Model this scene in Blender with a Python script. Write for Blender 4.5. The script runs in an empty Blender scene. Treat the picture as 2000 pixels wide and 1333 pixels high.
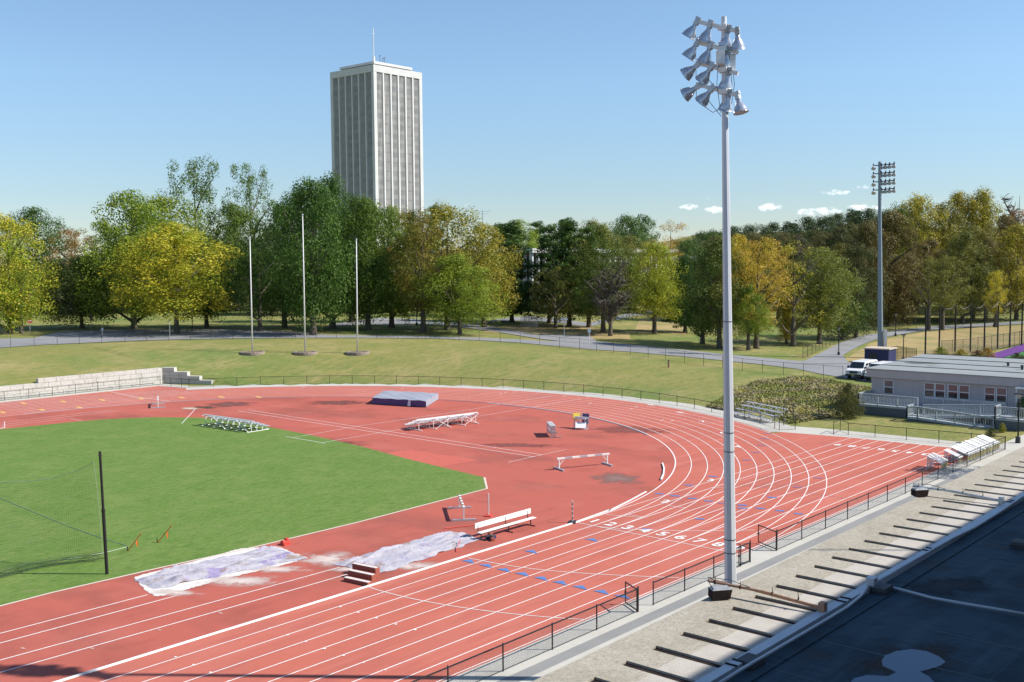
import bpy, math, random
import numpy as np
from mathutils import Vector, Matrix
random.seed(7)
RNG = np.random.default_rng(7)
rad = math.radians

# ------------------------------------------------------------------ camera
F, YAW, TILT, ROLL = 2098.3, 0.71673, 0.07479, -0.00782
CAM = np.array([-50.626, -39.048, 15.801])
fw = np.array([math.cos(YAW)*math.cos(TILT), math.sin(YAW)*math.cos(TILT), -math.sin(TILT)])
r_ = np.array([math.sin(YAW), -math.cos(YAW), 0.0]); u_ = np.cross(r_, fw)
c_, s_ = math.cos(ROLL), math.sin(ROLL)
RT, UP = c_*r_+s_*u_, -s_*r_+c_*u_
scene = bpy.context.scene
cd = bpy.data.cameras.new('camera'); cam = bpy.data.objects.new('camera', cd)
scene.collection.objects.link(cam); scene.camera = cam
cd.sensor_width = 36; cd.lens = 36*F/2000; cd.clip_start = 0.3; cd.clip_end = 9000
cam.matrix_world = Matrix(((RT[0], UP[0], -fw[0], CAM[0]), (RT[1], UP[1], -fw[1], CAM[1]),
                           (RT[2], UP[2], -fw[2], CAM[2]), (0, 0, 0, 1)))
# ------------------------------------------------------------------ light
SUN_EL = rad(41.45); SUNH = np.array([0.6205, -0.7842])
world = bpy.data.worlds.new('World'); scene.world = world; world.use_nodes = True
nt = world.node_tree; N = nt.nodes; N.clear()
out = N.new('ShaderNodeOutputWorld'); bg = N.new('ShaderNodeBackground'); bg.inputs[1].default_value = 0.125
sky = N.new('ShaderNodeTexSky'); sky.sky_type = 'NISHITA'; sky.sun_disc = False
sky.sun_elevation = SUN_EL; sky.sun_rotation = math.atan2(SUNH[0], SUNH[1])
sky.air_density = 1.0; sky.dust_density = 0.0; sky.ozone_density = 1.6; sky.altitude = 100
nt.links.new(bg.outputs[0], out.inputs[0])
# small fair-weather clouds low over the ridge, as directions in the sky
tc = N.new('ShaderNodeTexCoord')
def clouddir(px, py):
    d = (px-1000)/F*RT-(py-666.5)/F*UP+fw; d = d/np.linalg.norm(d); return math.atan2(d[1], d[0]), math.asin(d[2])
sep = N.new('ShaderNodeSeparateXYZ'); nt.links.new(tc.outputs['Generated'], sep.inputs[0])
def mth(op, a, b=None, c=None):
    m = N.new('ShaderNodeMath'); m.operation = op
    for i, v in enumerate((a, b, c)):
        if v is None: continue
        if isinstance(v, (int, float)): m.inputs[i].default_value = v
        else: nt.links.new(v, m.inputs[i])
    return m.outputs[0]
az = mth('ARCTAN2', sep.outputs[1], sep.outputs[0]); el = mth('ARCSINE', sep.outputs[2])
noi = N.new('ShaderNodeTexNoise'); noi.inputs['Scale'].default_value = 130; noi.inputs['Detail'].default_value = 8; noi.inputs['Roughness'].default_value = .62
mpv = N.new('ShaderNodeMapping'); mpv.inputs['Scale'].default_value = (1, 1, 1.9)
nt.links.new(tc.outputs['Generated'], mpv.inputs[0]); nt.links.new(mpv.outputs[0], noi.inputs['Vector'])
cov = None
for (px, py, wx, wy, am) in [(1345, 404, 22, 8, .95), (1395, 410, 26, 9, .85), (1500, 405, 30, 9, 1), (1628, 376, 34, 7, .75),
                             (1680, 365, 24, 6, .5), (1600, 414, 50, 11, .85), (1685, 407, 40, 8, .8), (930, 402, 30, 5, .22), (1380, 388, 16, 5, .25)]:
    a0, e0 = clouddir(px, py)
    da = mth('MULTIPLY', mth('SUBTRACT', az, a0), F/wx); de = mth('MULTIPLY', mth('SUBTRACT', el, e0), F/wy)
    q = mth('ADD', mth('MULTIPLY', da, da), mth('MULTIPLY', de, de))
    g = mth('MULTIPLY', mth('MAXIMUM', mth('SUBTRACT', 1.0, q), 0.0), am)
    cov = g if cov is None else mth('MAXIMUM', cov, g)
dens = mth('ADD', cov, mth('MULTIPLY', mth('SUBTRACT', noi.outputs[0], .5), 3.4))
dens = mth('MULTIPLY', mth('MULTIPLY', mth('SUBTRACT', dens, .30), 1.15), mth('MINIMUM', mth('MULTIPLY', cov, 3), 1.0))
dcl = N.new('ShaderNodeClamp'); nt.links.new(dens, dcl.inputs[0])
mx = N.new('ShaderNodeMix'); mx.data_type = 'RGBA'
nt.links.new(mth('MULTIPLY', dcl.outputs[0], .72), mx.inputs[0]); nt.links.new(sky.outputs[0], mx.inputs[6]); mx.inputs[7].default_value = (7.6, 7.7, 7.9, 1)
tnt = N.new('ShaderNodeValToRGB'); cr = tnt.color_ramp; cr.elements[0].position = 0.0; cr.elements[0].color = (.43, .475, .57, 1)
cr.elements[1].position = .45; cr.elements[1].color = (.80, .84, .86, 1); e = cr.elements.new(.06); e.color = (.47, .53, .625, 1); e = cr.elements.new(.16); e.color = (.62, .69, .755, 1)
nt.links.new(sep.outputs[2], tnt.inputs[0])
mul = N.new('ShaderNodeMix'); mul.data_type = 'RGBA'; mul.blend_type = 'MULTIPLY'; mul.inputs[0].default_value = 1
nt.links.new(sky.outputs[0], mul.inputs[6]); nt.links.new(tnt.outputs[0], mul.inputs[7]); nt.links.new(mul.outputs[2], mx.inputs[6])
nt.links.new(mx.outputs[2], bg.inputs[0])
sl = bpy.data.lights.new('sun', 'SUN'); sl.energy = 4.3; sl.angle = rad(0.55); sl.color = (1, 0.955, 0.88)
sun = bpy.data.objects.new('sun', sl); scene.collection.objects.link(sun)
sd = Vector((SUNH[0]*math.cos(SUN_EL), SUNH[1]*math.cos(SUN_EL), math.sin(SUN_EL)))
sun.rotation_euler = sd.to_track_quat('Z', 'Y').to_euler(); sun.location = (0, 0, 100)
scene.view_settings.view_transform = 'Standard'; scene.view_settings.look = 'None'
scene.view_settings.exposure = 0.68; scene.view_settings.gamma = 1

# ------------------------------------------------------------------ helpers
COL = scene.collection
def ray(px, py): return (px-1000)/F*RT-(py-666.5)/F*UP+fw
def G(px, py, z=0.0):
    d = ray(px, py); t = (z-CAM[2])/d[2]; return CAM+t*d
def P(w):
    v = np.array(w, float)-CAM; zz = v@fw; return 1000+F*(v@RT)/zz, 666.5-F*(v@UP)/zz, zz
class MB:
    def __init__(s): s.v = []; s.f = []; s.m = []
    def add(s, vs, fs, m=0):
        o = len(s.v); s.v += [tuple(map(float, p)) for p in vs]; s.f += [tuple(o+i for i in f) for f in fs]; s.m += [m]*len(fs)
    def quad(s, a, b, c, d, m=0): s.add([a, b, c, d], [(0, 1, 2, 3)], m)
    def box(s, x0, x1, y0, y1, z0, z1, m=0, rot=0, org=(0, 0)):
        vs = [(x, y, z) for z in (z0, z1) for x, y in ((x0, y0), (x1, y0), (x1, y1), (x0, y1))]
        if rot: c, q = math.cos(rot), math.sin(rot); vs = [(org[0]+c*x-q*y, org[1]+q*x+c*y, z) for x, y, z in vs]
        s.add(vs, [(3, 2, 1, 0), (4, 5, 6, 7), (0, 1, 5, 4), (1, 2, 6, 5), (2, 3, 7, 6), (3, 0, 4, 7)], m)
    def bar(s, a, b, w, h=None, m=0):
        a, b = Vector(a), Vector(b); h = w if h is None else h; d = (b-a).normalized()
        up = Vector((0, 0, 1)) if abs(d.z) < .95 else Vector((1, 0, 0))
        x = d.cross(up).normalized()*w/2; y = x.cross(d).normalized()*h/2
        s.add([a-x-y, a+x-y, a+x+y, a-x+y, b-x-y, b+x-y, b+x+y, b-x+y],
              [(3, 2, 1, 0), (4, 5, 6, 7), (0, 1, 5, 4), (1, 2, 6, 5), (2, 3, 7, 6), (3, 0, 4, 7)], m)
    def tube(s, pts, rs, n=8, m=0, caps=True):
        pts = [Vector(p) for p in pts]; rs = [rs]*len(pts) if isinstance(rs, (int, float)) else rs
        o = len(s.v); px = None
        for i, p in enumerate(pts):
            d = (pts[min(i+1, len(pts)-1)]-pts[max(i-1, 0)]).normalized()
            if px is None:
                up = Vector((0, 0, 1)) if abs(d.z) < .9 else Vector((1, 0, 0)); px = d.cross(up).normalized()
            px = (px-d*px.dot(d)).normalized(); py = d.cross(px)
            for k in range(n):
                a = 2*math.pi*k/n; q = p+(px*math.cos(a)+py*math.sin(a))*rs[i]; s.v.append(tuple(q))
        for i in range(len(pts)-1):
            for k in range(n):
                s.f.append((o+i*n+k, o+i*n+(k+1) % n, o+(i+1)*n+(k+1) % n, o+(i+1)*n+k)); s.m.append(m)
        if caps:
            s.f.append(tuple(o+n-1-k for k in range(n))); s.m.append(m)
            s.f.append(tuple(o+(len(pts)-1)*n+k for k in range(n))); s.m.append(m)
    def strip(s, pts, w, z=None, m=0):       # flat ribbon on the ground
        P2 = [np.array(p[:2], float) for p in pts]; o = len(s.v)
        for i, p in enumerate(P2):
            d = P2[min(i+1, len(P2)-1)]-P2[max(i-1, 0)]; d /= np.linalg.norm(d)+1e-9; n = np.array([-d[1], d[0]])*w/2
            zz = pts[i][2] if z is None else z
            s.v.append((p[0]+n[0], p[1]+n[1], zz)); s.v.append((p[0]-n[0], p[1]-n[1], zz))
        for i in range(len(P2)-1):
            s.f.append((o+2*i+1, o+2*i+3, o+2*i+2, o+2*i)); s.m.append(m)
    def poly(s, pts, z, m=0): s.add([(p[0], p[1], z) for p in pts], [tuple(range(len(pts)))], m)
    def grid(s, A, m=0):                     # A: array (n, k, 3)
        n, k = A.shape[:2]; o = len(s.v); s.v += [tuple(p) for p in A.reshape(-1, 3).tolist()]
        for i in range(n-1):
            for j in range(k-1):
                s.f.append((o+i*k+j, o+i*k+j+1, o+(i+1)*k+j+1, o+(i+1)*k+j)); s.m.append(m)
    def build(s, name, mats, parent=None, smooth=False, loc=None):
        me = bpy.data.meshes.new(name); me.from_pydata(s.v, [], s.f)
        mats = mats if isinstance(mats, (list, tuple)) else [mats]
        for q in mats: me.materials.append(q)
        if len(mats) > 1: me.polygons.foreach_set('material_index', s.m)
        if smooth: me.polygons.foreach_set('use_smooth', [True]*len(s.f))
        me.update(); o = bpy.data.objects.new(name, me); COL.objects.link(o)
        if parent: o.parent = parent
        if loc is not None: o.location = loc
        return o
def tag(o, label, cat=None, group=None, kind=None):
    o['label'] = label
    if cat: o['category'] = cat
    if group: o['group'] = group
    if kind: o['kind'] = kind
    return o
def empty(name, loc, rz=0):
    o = bpy.data.objects.new(name, None); COL.objects.link(o); o.empty_display_size = .3
    o.location = loc; o.rotation_euler = (0, 0, rz); return o
def copy_tree(o, parent=None):
    c = o.copy(); COL.objects.link(c)
    if parent: c.parent = parent
    for ch in list(o.children): copy_tree(ch, c)
    return c
def pathpts(pts, step):
    """resample a polyline at equal steps"""
    pts = [np.array(p, float) for p in pts]; seg = [np.linalg.norm(pts[i+1]-pts[i]) for i in range(len(pts)-1)]
    L = sum(seg); n = max(1, round(L/step)); res = []
    cum = np.r_[0, np.cumsum(seg)]; A = np.array(pts)
    for t in np.linspace(0, L, n+1): res.append(np.array([np.interp(t, cum, A[:, k]) for k in range(A.shape[1])]))
    return res

# ------------------------------------------------------------------ materials
def mat(name, col, rough=.8, col2=None, scale=4., detail=4., bump=0., bscale=None, metal=0., spec=.3, stretch=None, lo=.35, hi=.65, coord='Object', trans=0):
    m = bpy.data.materials.new(name); m.use_nodes = True; t = m.node_tree; n = t.nodes; b = n['Principled BSDF']
    b.inputs['Roughness'].default_value = rough; b.inputs['Metallic'].default_value = metal
    b.inputs['Specular IOR Level'].default_value = spec; b.inputs['Base Color'].default_value = (*col, 1)
    if col2 or bump:
        tcn = n.new('ShaderNodeTexCoord'); vec = tcn.outputs[coord]
        if stretch:
            mp = n.new('ShaderNodeMapping'); mp.inputs['Scale'].default_value = stretch; t.links.new(vec, mp.inputs[0]); vec = mp.outputs[0]
    if col2:
        nz = n.new('ShaderNodeTexNoise'); nz.inputs['Scale'].default_value = scale; nz.inputs['Detail'].default_value = detail
        t.links.new(vec, nz.inputs['Vector']); rp = n.new('ShaderNodeValToRGB')
        rp.color_ramp.elements[0].position = lo; rp.color_ramp.elements[1].position = hi
        rp.color_ramp.elements[0].color = (*col, 1); rp.color_ramp.elements[1].color = (*col2, 1)
        t.links.new(nz.outputs[0], rp.inputs[0]); t.links.new(rp.outputs[0], b.inputs['Base Color'])
    if bump:
        n2 = n.new('ShaderNodeTexNoise'); n2.inputs['Scale'].default_value = bscale or scale*4; n2.inputs['Detail'].default_value = 5
        t.links.new(vec, n2.inputs['Vector']); bp = n.new('ShaderNodeBump'); bp.inputs['Strength'].default_value = bump
        bp.inputs['Distance'].default_value = .05; t.links.new(n2.outputs[0], bp.inputs['Height']); t.links.new(bp.outputs[0], b.inputs['Normal'])
    return m
def layered(name, base, layers, rough=.9, bump=0, bscale=20, rough_layer=None):
    """base colour plus (colour, scale, lo, hi, strength, stretch, detail) noise patches in world metres"""
    m = bpy.data.materials.new(name); m.use_nodes = True; t = m.node_tree; n = t.nodes; b = n['Principled BSDF']
    b.inputs['Roughness'].default_value = rough; b.inputs['Specular IOR Level'].default_value = .2
    tcn = n.new('ShaderNodeTexCoord'); cur = None; seed = 0
    for (c, sc, lo, hi, st, strch, det) in layers:
        mp = n.new('ShaderNodeMapping'); mp.inputs['Scale'].default_value = strch or (1, 1, 1); mp.inputs['Location'].default_value = (seed*17.3, seed*5.1, 0); seed += 1
        t.links.new(tcn.outputs['Object'], mp.inputs[0])
        nz = n.new('ShaderNodeTexNoise'); nz.inputs['Scale'].default_value = sc; nz.inputs['Detail'].default_value = det; nz.inputs['Roughness'].default_value = .6
        t.links.new(mp.outputs[0], nz.inputs['Vector'])
        mr = n.new('ShaderNodeMapRange'); mr.inputs[1].default_value = lo; mr.inputs[2].default_value = hi; mr.inputs[4].default_value = st
        t.links.new(nz.outputs[0], mr.inputs[0]); mxn = n.new('ShaderNodeMix'); mxn.data_type = 'RGBA'
        t.links.new(mr.outputs[0], mxn.inputs[0]); mxn.inputs[7].default_value = (*c, 1)
        if cur is None: mxn.inputs[6].default_value = (*base, 1)
        else: t.links.new(cur, mxn.inputs[6])
        cur = mxn.outputs[2]
    t.links.new(cur, b.inputs['Base Color'])
    if bump:
        n2 = n.new('ShaderNodeTexNoise'); n2.inputs['Scale'].default_value = bscale; n2.inputs['Detail'].default_value = 4
        t.links.new(tcn.outputs['Object'], n2.inputs['Vector']); bp = n.new('ShaderNodeBump'); bp.inputs['Strength'].default_value = bump
        bp.inputs['Distance'].default_value = .08; t.links.new(n2.outputs[0], bp.inputs['Height']); t.links.new(bp.outputs[0], b.inputs['Normal'])
    return m
M = {}
M['track'] = layered('track_rubber', (.465, .127, .086), [
    ((.34, .105, .082), .16, .50, .72, .8, (1, 1, 1), 5), ((.53, .18, .14), .09, .5, .75, .6, (1, 1, 1), 4),
    ((.38, .10, .078), .55, .5, .7, .6, (.35, 2.2, 1), 4), ((.56, .19, .15), .9, .54, .68, .6, (.06, 1.6, 1), 5), ((.36, .10, .08), .5, .58, .68, .55, (.08, 2.4, 1), 6), ((.50, .155, .118), 26, .4, .7, .5, None, 2)], bump=.25, bscale=40)
M['dzone'] = layered('infield_rubber', (.43, .112, .082), [
    ((.24, .078, .06), .16, .49, .66, .8, (1, .55, 1), 7), ((.48, .155, .12), .2, .52, .72, .6, (1, 1, 1), 4),
    ((.27, .07, .052), .5, .56, .74, .6, (.5, 1.6, 1), 5), ((.40, .09, .062), 26, .4, .7, .5, None, 2)], bump=.25, bscale=40)
M['turf'] = layered('field_grass', (.118, .205, .036), [
    ((.165, .235, .055), .30, .42, .66, .9, (1, 1, 1), 6), ((.085, .155, .025), .9, .5, .68, .8, (1, 2.2, 1), 5),
    ((.22, .26, .08), 2.6, .5, .70, .8, (.5, 2.2, 1), 4), ((.07, .135, .025), 6, .5, .68, .7, (.6, 1.6, 1), 3), ((.20, .21, .09), .9, .60, .74, .6, None, 6)], bump=.6, bscale=18)
M['lawn'] = layered('lawn_grass', (.225, .215, .060), [
    ((.12, .185, .04), .045, .46, .62, .85, (1, 1, 1), 6), ((.33, .265, .11), .10, .48, .66, .75, (1, 1.4, 1), 6),
    ((.12, .17, .04), .42, .48, .68, .75, (1, 2.6, 1), 6), ((.36, .29, .14), 1.2, .52, .72, .6, (.6, 2.4, 1), 5), ((.10, .13, .035), 2.5, .52, .7, .7, (.5, 1.8, 1), 4)], bump=.7, bscale=6)
M['drylawn'] = layered('dry_grass', (.36, .27, .12), [
    ((.20, .20, .07), .11, .48, .62, .8, (1, 1, 1), 5), ((.44, .31, .16), .35, .5, .7, .7, (1, 1.5, 1), 5), ((.22, .2, .08), 3, .5, .75, .5, None, 4)], bump=.6, bscale=6)
M['concrete'] = layered('concrete', (.50, .475, .42), [((.42, .40, .35), .5, .45, .7, .7, None, 5), ((.56, .53, .47), 3, .5, .75, .5, None, 4), ((.40, .38, .34), 30, .5, .8, .4, None, 2)], bump=.15)
M['asphalt'] = layered('asphalt', (.27, .265, .255), [((.22, .22, .215), .5, .45, .7, .7, None, 5), ((.29, .29, .285), 40, .5, .75, .6, None, 2)], bump=.3, bscale=50)
M['road'] = layered('road_asphalt', (.25, .25, .255), [((.19, .19, .195), .12, .45, .65, .7, (1, 1, 1), 5), ((.30, .295, .29), 2, .5, .75, .5, None, 4)], bump=.2)
M['gravelconc'] = layered('exposed_aggregate', (.39, .35, .285), [((.31, .275, .215), .5, .45, .65, .75, None, 6), ((.50, .455, .38), 4, .48, .7, .6, None, 4), ((.22, .2, .16), 15, .50, .66, .8, None, 3)], bump=.25, bscale=40)
M['smoothconc'] = layered('pale_concrete', (.46, .42, .37), [((.40, .36, .31), 1.1, .45, .65, .7, None, 6), ((.50, .46, .41), 9, .5, .7, .6, None, 4)], bump=.3, bscale=26)
M['slot'] = mat('slot_shade_and_fittings', (.020, .015, .016), .95, (.035, .027, .026), 3, spec=.05)  # near-black paints in the shade of the eave slots; dark fittings share it
M['membrane'] = layered('roof_membrane', (.034, .068, .092), [((.016, .034, .050), .30, .48, .62, .9, (1, 1, 1), 7), ((.055, .095, .12), .8, .5, .70, .7, (.25, 2.2, 1), 7), ((.045, .045, .045), .45, .58, .68, .8, None, 8), ((.02, .035, .05), 3, .56, .66, .7, (1, .3, 1), 6)], rough=.8, bump=.3, bscale=6)
M['coping'] = mat('pale_coping_metal', (.50, .54, .58), .45, (.44, .48, .52), 1.5, metal=.0, spec=.5)
M['white'] = mat('white_paint', (.80, .80, .78), .6, (.70, .69, .66), 6)
M['line'] = mat('white_line_paint', (.80, .77, .74), .8, (.62, .50, .46), 9, lo=.45, hi=.85)
M['yellowline'] = mat('yellow_line_paint', (.72, .45, .12), .8)
M['blueline'] = mat('blue_line_paint', (.07, .17, .42), .8, (.12, .2, .40), 5)
M['bluefade'] = mat('faded_blue_paint', (.19, .14, .27), .8, (.26, .13, .2), 5)
M['greyline'] = mat('worn_line_paint', (.56, .36, .31), .8, (.45, .16, .12), 5)
M['galv'] = mat('galvanised_steel', (.50, .53, .56), .42, (.44, .47, .51), 3, metal=.35, spec=.5)
M['alum'] = mat('aluminium', (.62, .64, .65), .38, (.52, .54, .56), 4, metal=.35, spec=.5)
M['black'] = mat('black_coated_steel', (.018, .018, .02), .5, spec=.4)
M['darkgrey'] = mat('dark_grey', (.06, .06, .065), .7)
M['redpaint'] = mat('red_paint', (.55, .07, .05), .6)
M['orange'] = mat('orange_plastic', (.75, .16, .03), .6)
M['yellow'] = mat('yellow_plastic', (.62, .50, .06), .6, (.5, .4, .05), 4)
M['purple'] = mat('purple_vinyl', (.085, .06, .17), .6, (.12, .085, .22), 3)
M['purpleturf'] = mat('purple_turf', (.10, .025, .17), .9, (.13, .04, .21), 2)
M['wood'] = mat('weathered_wood', (.30, .20, .14), .8, (.22, .14, .10), 5, stretch=(1, 6, 6))
M['brownbox'] = mat('red_brown_wood', (.33, .10, .07), .8)
M['block'] = layered('pale_wall_block', (.52, .50, .45), [((.40, .385, .34), .8, .45, .68, .8, None, 6), ((.60, .58, .53), 6, .48, .7, .6, None, 4)], bump=1.0, bscale=5)
M['joint'] = mat('wall_joint', (.12, .115, .10), .9)
M['paver'] = mat('planter_stone', (.36, .29, .24), .9, (.24, .19, .16), 3, bump=.8)
M['soil'] = mat('soil_mulch', (.16, .11, .08), .95, (.22, .16, .11), 3)
M['sand'] = layered('white_sand', (.64, .60, .56), [((.64, .58, .54), 1.2, .45, .7, .6, None, 5)], bump=.5, bscale=7)
M['bark'] = mat('bark', (.10, .08, .062), .95, (.16, .135, .105), 3, bump=1, bscale=8, stretch=(3, 3, .6))
M['glass'] = mat('dark_glass', (.02, .024, .03), .08, spec=.8)
M['tower'] = mat('tower_concrete', (.61, .60, .585), .85, (.55, .54, .53), .3)
M['spandrel'] = mat('spandrel', (.15, .13, .12), .8)
M['siding'] = mat('grey_pink_siding', (.50, .455, .45), .7, (.46, .42, .42), 1, stretch=(1, 8, .2))
M['trim'] = mat('white_trim', (.72, .73, .74), .5)
M['roofing'] = layered('trailer_roofing', (.27, .285, .285), [((.22, .245, .26), .4, .45, .7, .7, (1, .4, 1), 5), ((.31, .325, .325), 3, .5, .7, .5, None, 4)], rough=.8)
M['deckgrey'] = mat('grey_painted_timber', (.40, .44, .47), .7, (.34, .38, .41), 3)
M['deckdark'] = mat('deck_skirt', (.12, .14, .16), .8)
M['vanwhite'] = mat('van_white_enamel', (.80, .80, .80), .25, spec=.6)
M['tyre'] = mat('rubber_tyre', (.02, .02, .02), .8)
M['navy'] = mat('navy_panel', (.025, .03, .10), .6)
M['netmat'] = mat('net_cord', (.055, .085, .05), .9)
M['netpale'] = mat('pale_rope', (.45, .52, .40), .9)
M['copper'] = mat('copper_conduit', (.50, .26, .15), .55, (.36, .22, .15), 6, metal=.2)
M['lampglass'] = mat('lamp_lens', (.46, .46, .46), .5, spec=.3)
M['reflector'] = mat('spun_aluminium', (.66, .66, .68), .22, (.50, .50, .53), 3, metal=.6, spec=.6)
M['water'] = mat('rain_puddle', (.05, .11, .19), .35, spec=.25)
M['stonebrown'] = mat('facade_brown', (.20, .15, .12), .9)
# leaves read a second colour from the object
def leafmat(name, rough=.6):
    m = bpy.data.materials.new(name); m.use_nodes = True; t = m.node_tree; n = t.nodes; b = n['Principled BSDF']
    b.inputs['Roughness'].default_value = rough; b.inputs['Specular IOR Level'].default_value = .25
    oi = n.new('ShaderNodeObjectInfo'); at = n.new('ShaderNodeAttribute'); at.attribute_type = 'OBJECT'; at.attribute_name = 'tint'
    tn = n.new('ShaderNodeAttribute'); tn.attribute_name = 'tone'
    mxn = n.new('ShaderNodeMix'); mxn.data_type = 'RGBA'; t.links.new(tn.outputs['Fac'], mxn.inputs[0])
    t.links.new(oi.outputs['Color'], mxn.inputs[6]); t.links.new(at.outputs['Color'], mxn.inputs[7])
    tr = n.new('ShaderNodeBsdfTranslucent'); ms = n.new('ShaderNodeMixShader'); ms.inputs[0].default_value = .36
    t.links.new(mxn.outputs[2], b.inputs['Base Color']); t.links.new(mxn.outputs[2], tr.inputs[0])
    t.links.new(b.outputs[0], ms.inputs[1]); t.links.new(tr.outputs[0], ms.inputs[2])
    t.links.new(ms.outputs[0], n['Material Output'].inputs[0]); return m
M['leaf'] = leafmat('leaf')

# ------------------------------------------------------------------ terrain
W = 1.22; R = 36.95; XC = 0.26; YO = 2*R+9*W       # lane width, bend radius, bend centre, outer back-straight line
AP = 51.5                                          # outer radius of the concrete apron
def ctl(): # rough heights of the surrounding land (metres above the track), from sizes of known things
    pts = [(-300, 120, 4), (-150, 110, 4), (-60, 110, 4), (0, 112, 4), (30, 108, 4), (55, 95, 4), (70, 75, 3.6), (80, 55, 2.7), (85, 40, 1.8), (90, 25, .9), (100, 10, .5),
           (45, 85, 3.7), (60, 65, 3.2), (66, 45, 1.9), (66, 30, .7), (70, 15, .1), (60, 0, 0), (80, -20, 0), (60, -40, 0),
           (120, 30, .9), (150, 40, 1.2), (190, 40, 1.6), (150, 0, .5), (200, -40, 1), (140, 70, 2.6), (110, 90, 3.8), (90, 120, 4.6), (60, 150, 4.8), (0, 160, 4.8), (-100, 160, 4.8),
           (150, 130, 4.4), (200, 100, 3.5), (200, 160, 5), (150, 200, 5.2), (60, 220, 5.5), (-60, 230, 5.5), (240, 60, 4), (250, 0, 4), (260, -60, 4), (260, 250, 6), (100, 300, 6), (300, 150, 6), (-200, 250, 5.5)]
    return np.array(pts, float)
CT = ctl()
def terr(x, y):
    x = np.asarray(x, float); y = np.asarray(y, float)
    d2 = (x[..., None]-CT[:, 0])**2+(y[..., None]-CT[:, 1])**2
    s2 = (14+.12*np.hypot(x-20, y-40))**2
    w = np.exp(-d2/(2*s2[..., None]))+1e-9/(d2+1)
    k = (w*CT[:, 2]).sum(-1)/w.sum(-1)
    # distance outside the flat track area
    rc = np.hypot(x-XC, y-R)-AP
    left = x < XC
    rho = np.where(left, np.maximum(y-(YO+2.2), -12.7-y), rc)
    rho = np.where((~left) & (y < R) & (x < 58) & (y < 10), np.minimum(rho, y-7.5), rho)
    rho = np.where((~left) & (y < 7.5) & (x < 60), -1, rho)
    S = 1-(1-np.clip(rho/24, 0, 1))**2
    z = k*S
    # retained bank behind the block wall along the back straight
    wy = np.clip((y-88.05)/.35, 0, 1); wx = np.clip((25.8-x)/.5, 0, 1)
    base = np.interp(x, [-40, 0, 14, 25], [.75, 1.25, 1.75, 2.05])
    zb = base+(k-base)*(1-(1-np.clip((y-88)/24, 0, 1))**1.6)
    z = np.where((x < 25.8) & (y > 80), zb*wy*wx+z*(1-wx), z)
    # wing of the wall: the ground drops to the track level in front of it
    dn = (x-25.15)*.880+(y-88.3)*.474; tt_ = (x-25.15)*.474-(y-88.3)*.880
    reg = (x >= 25.3) & (x < 36) & (y > 79) & (y < 92) & (tt_ > -1) & (tt_ < 9.5)
    fr_ = np.clip((dn-.25)/.6, 0, 1); prof = 2.0*np.clip(1-tt_/7.6, 0, 1)
    z = np.where(reg, fr_*np.maximum(z, prof*np.clip(1-(dn-.8)/9, 0, 1)), z)
    # wooded ridge far behind on the right
    dx = x*.754+y*.657; rx = x*.657-y*.754
    z = z+20*np.clip((dx-330)/170, 0, 1)**1.0*np.clip((rx+10)/120, 0, 1)
    z = z+7*np.clip((dx-225)/80, 0, 1)*np.clip((rx-95)/30, 0, 1)
    z = z-.02
    return z
def T(px, py, up=0.0):
    d = ray(px, py); t = 30.0; last = t
    for i in range(900):
        p = CAM+t*d; h = float(terr(p[0], p[1]))+up
        if p[2] < h:
            lo, hi = last, t
            for _ in range(30):
                m_ = (lo+hi)/2; q = CAM+m_*d
                if q[2] < float(terr(q[0], q[1]))+up: hi = m_
                else: lo = m_
            return CAM+hi*d
        last = t; t += 1.0
    return CAM+t*d
def hgt(base, pytop):
    lo, hi = 0, 200
    for _ in range(40):
        m_ = (lo+hi)/2
        if P(base+np.array([0, 0, m_]))[1] > pytop: lo = m_
        else: hi = m_
    return lo
def mpp(base): return P(base)[2]/F      # metres per photo pixel at that distance

xs = np.unique(np.r_[np.linspace(-1500, -200, 14), np.linspace(-200, -60, 20), np.arange(-60, 130, 2.0), np.arange(25, 33, .4), np.linspace(130, 420, 50), np.linspace(420, 3000, 16)])
ys = np.unique(np.r_[np.linspace(-1500, -100, 12), np.arange(-100, 80, 2.5), np.arange(80, 92, .45), np.arange(92, 100, 1.0), [88.05, 88.4], np.arange(100, 160, 2.5), np.linspace(160, 420, 45), np.linspace(420, 3500, 16)])
X_, Y_ = np.meshgrid(xs, ys, indexing='ij')
Z_ = terr(X_, Y_)
mb = MB(); mb.grid(np.stack([X_, Y_, Z_], -1)[:, ::-1][::-1]); 
fx = np.stack([X_, Y_, Z_], -1)
mb = MB(); mb.grid(fx.transpose(1, 0, 2)); ground = mb.build('ground', [M['lawn']], smooth=True)
tag(ground, 'mown lawn sloping up from the track to the road, green with tan dry patches', 'lawn', kind='structure')

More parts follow.
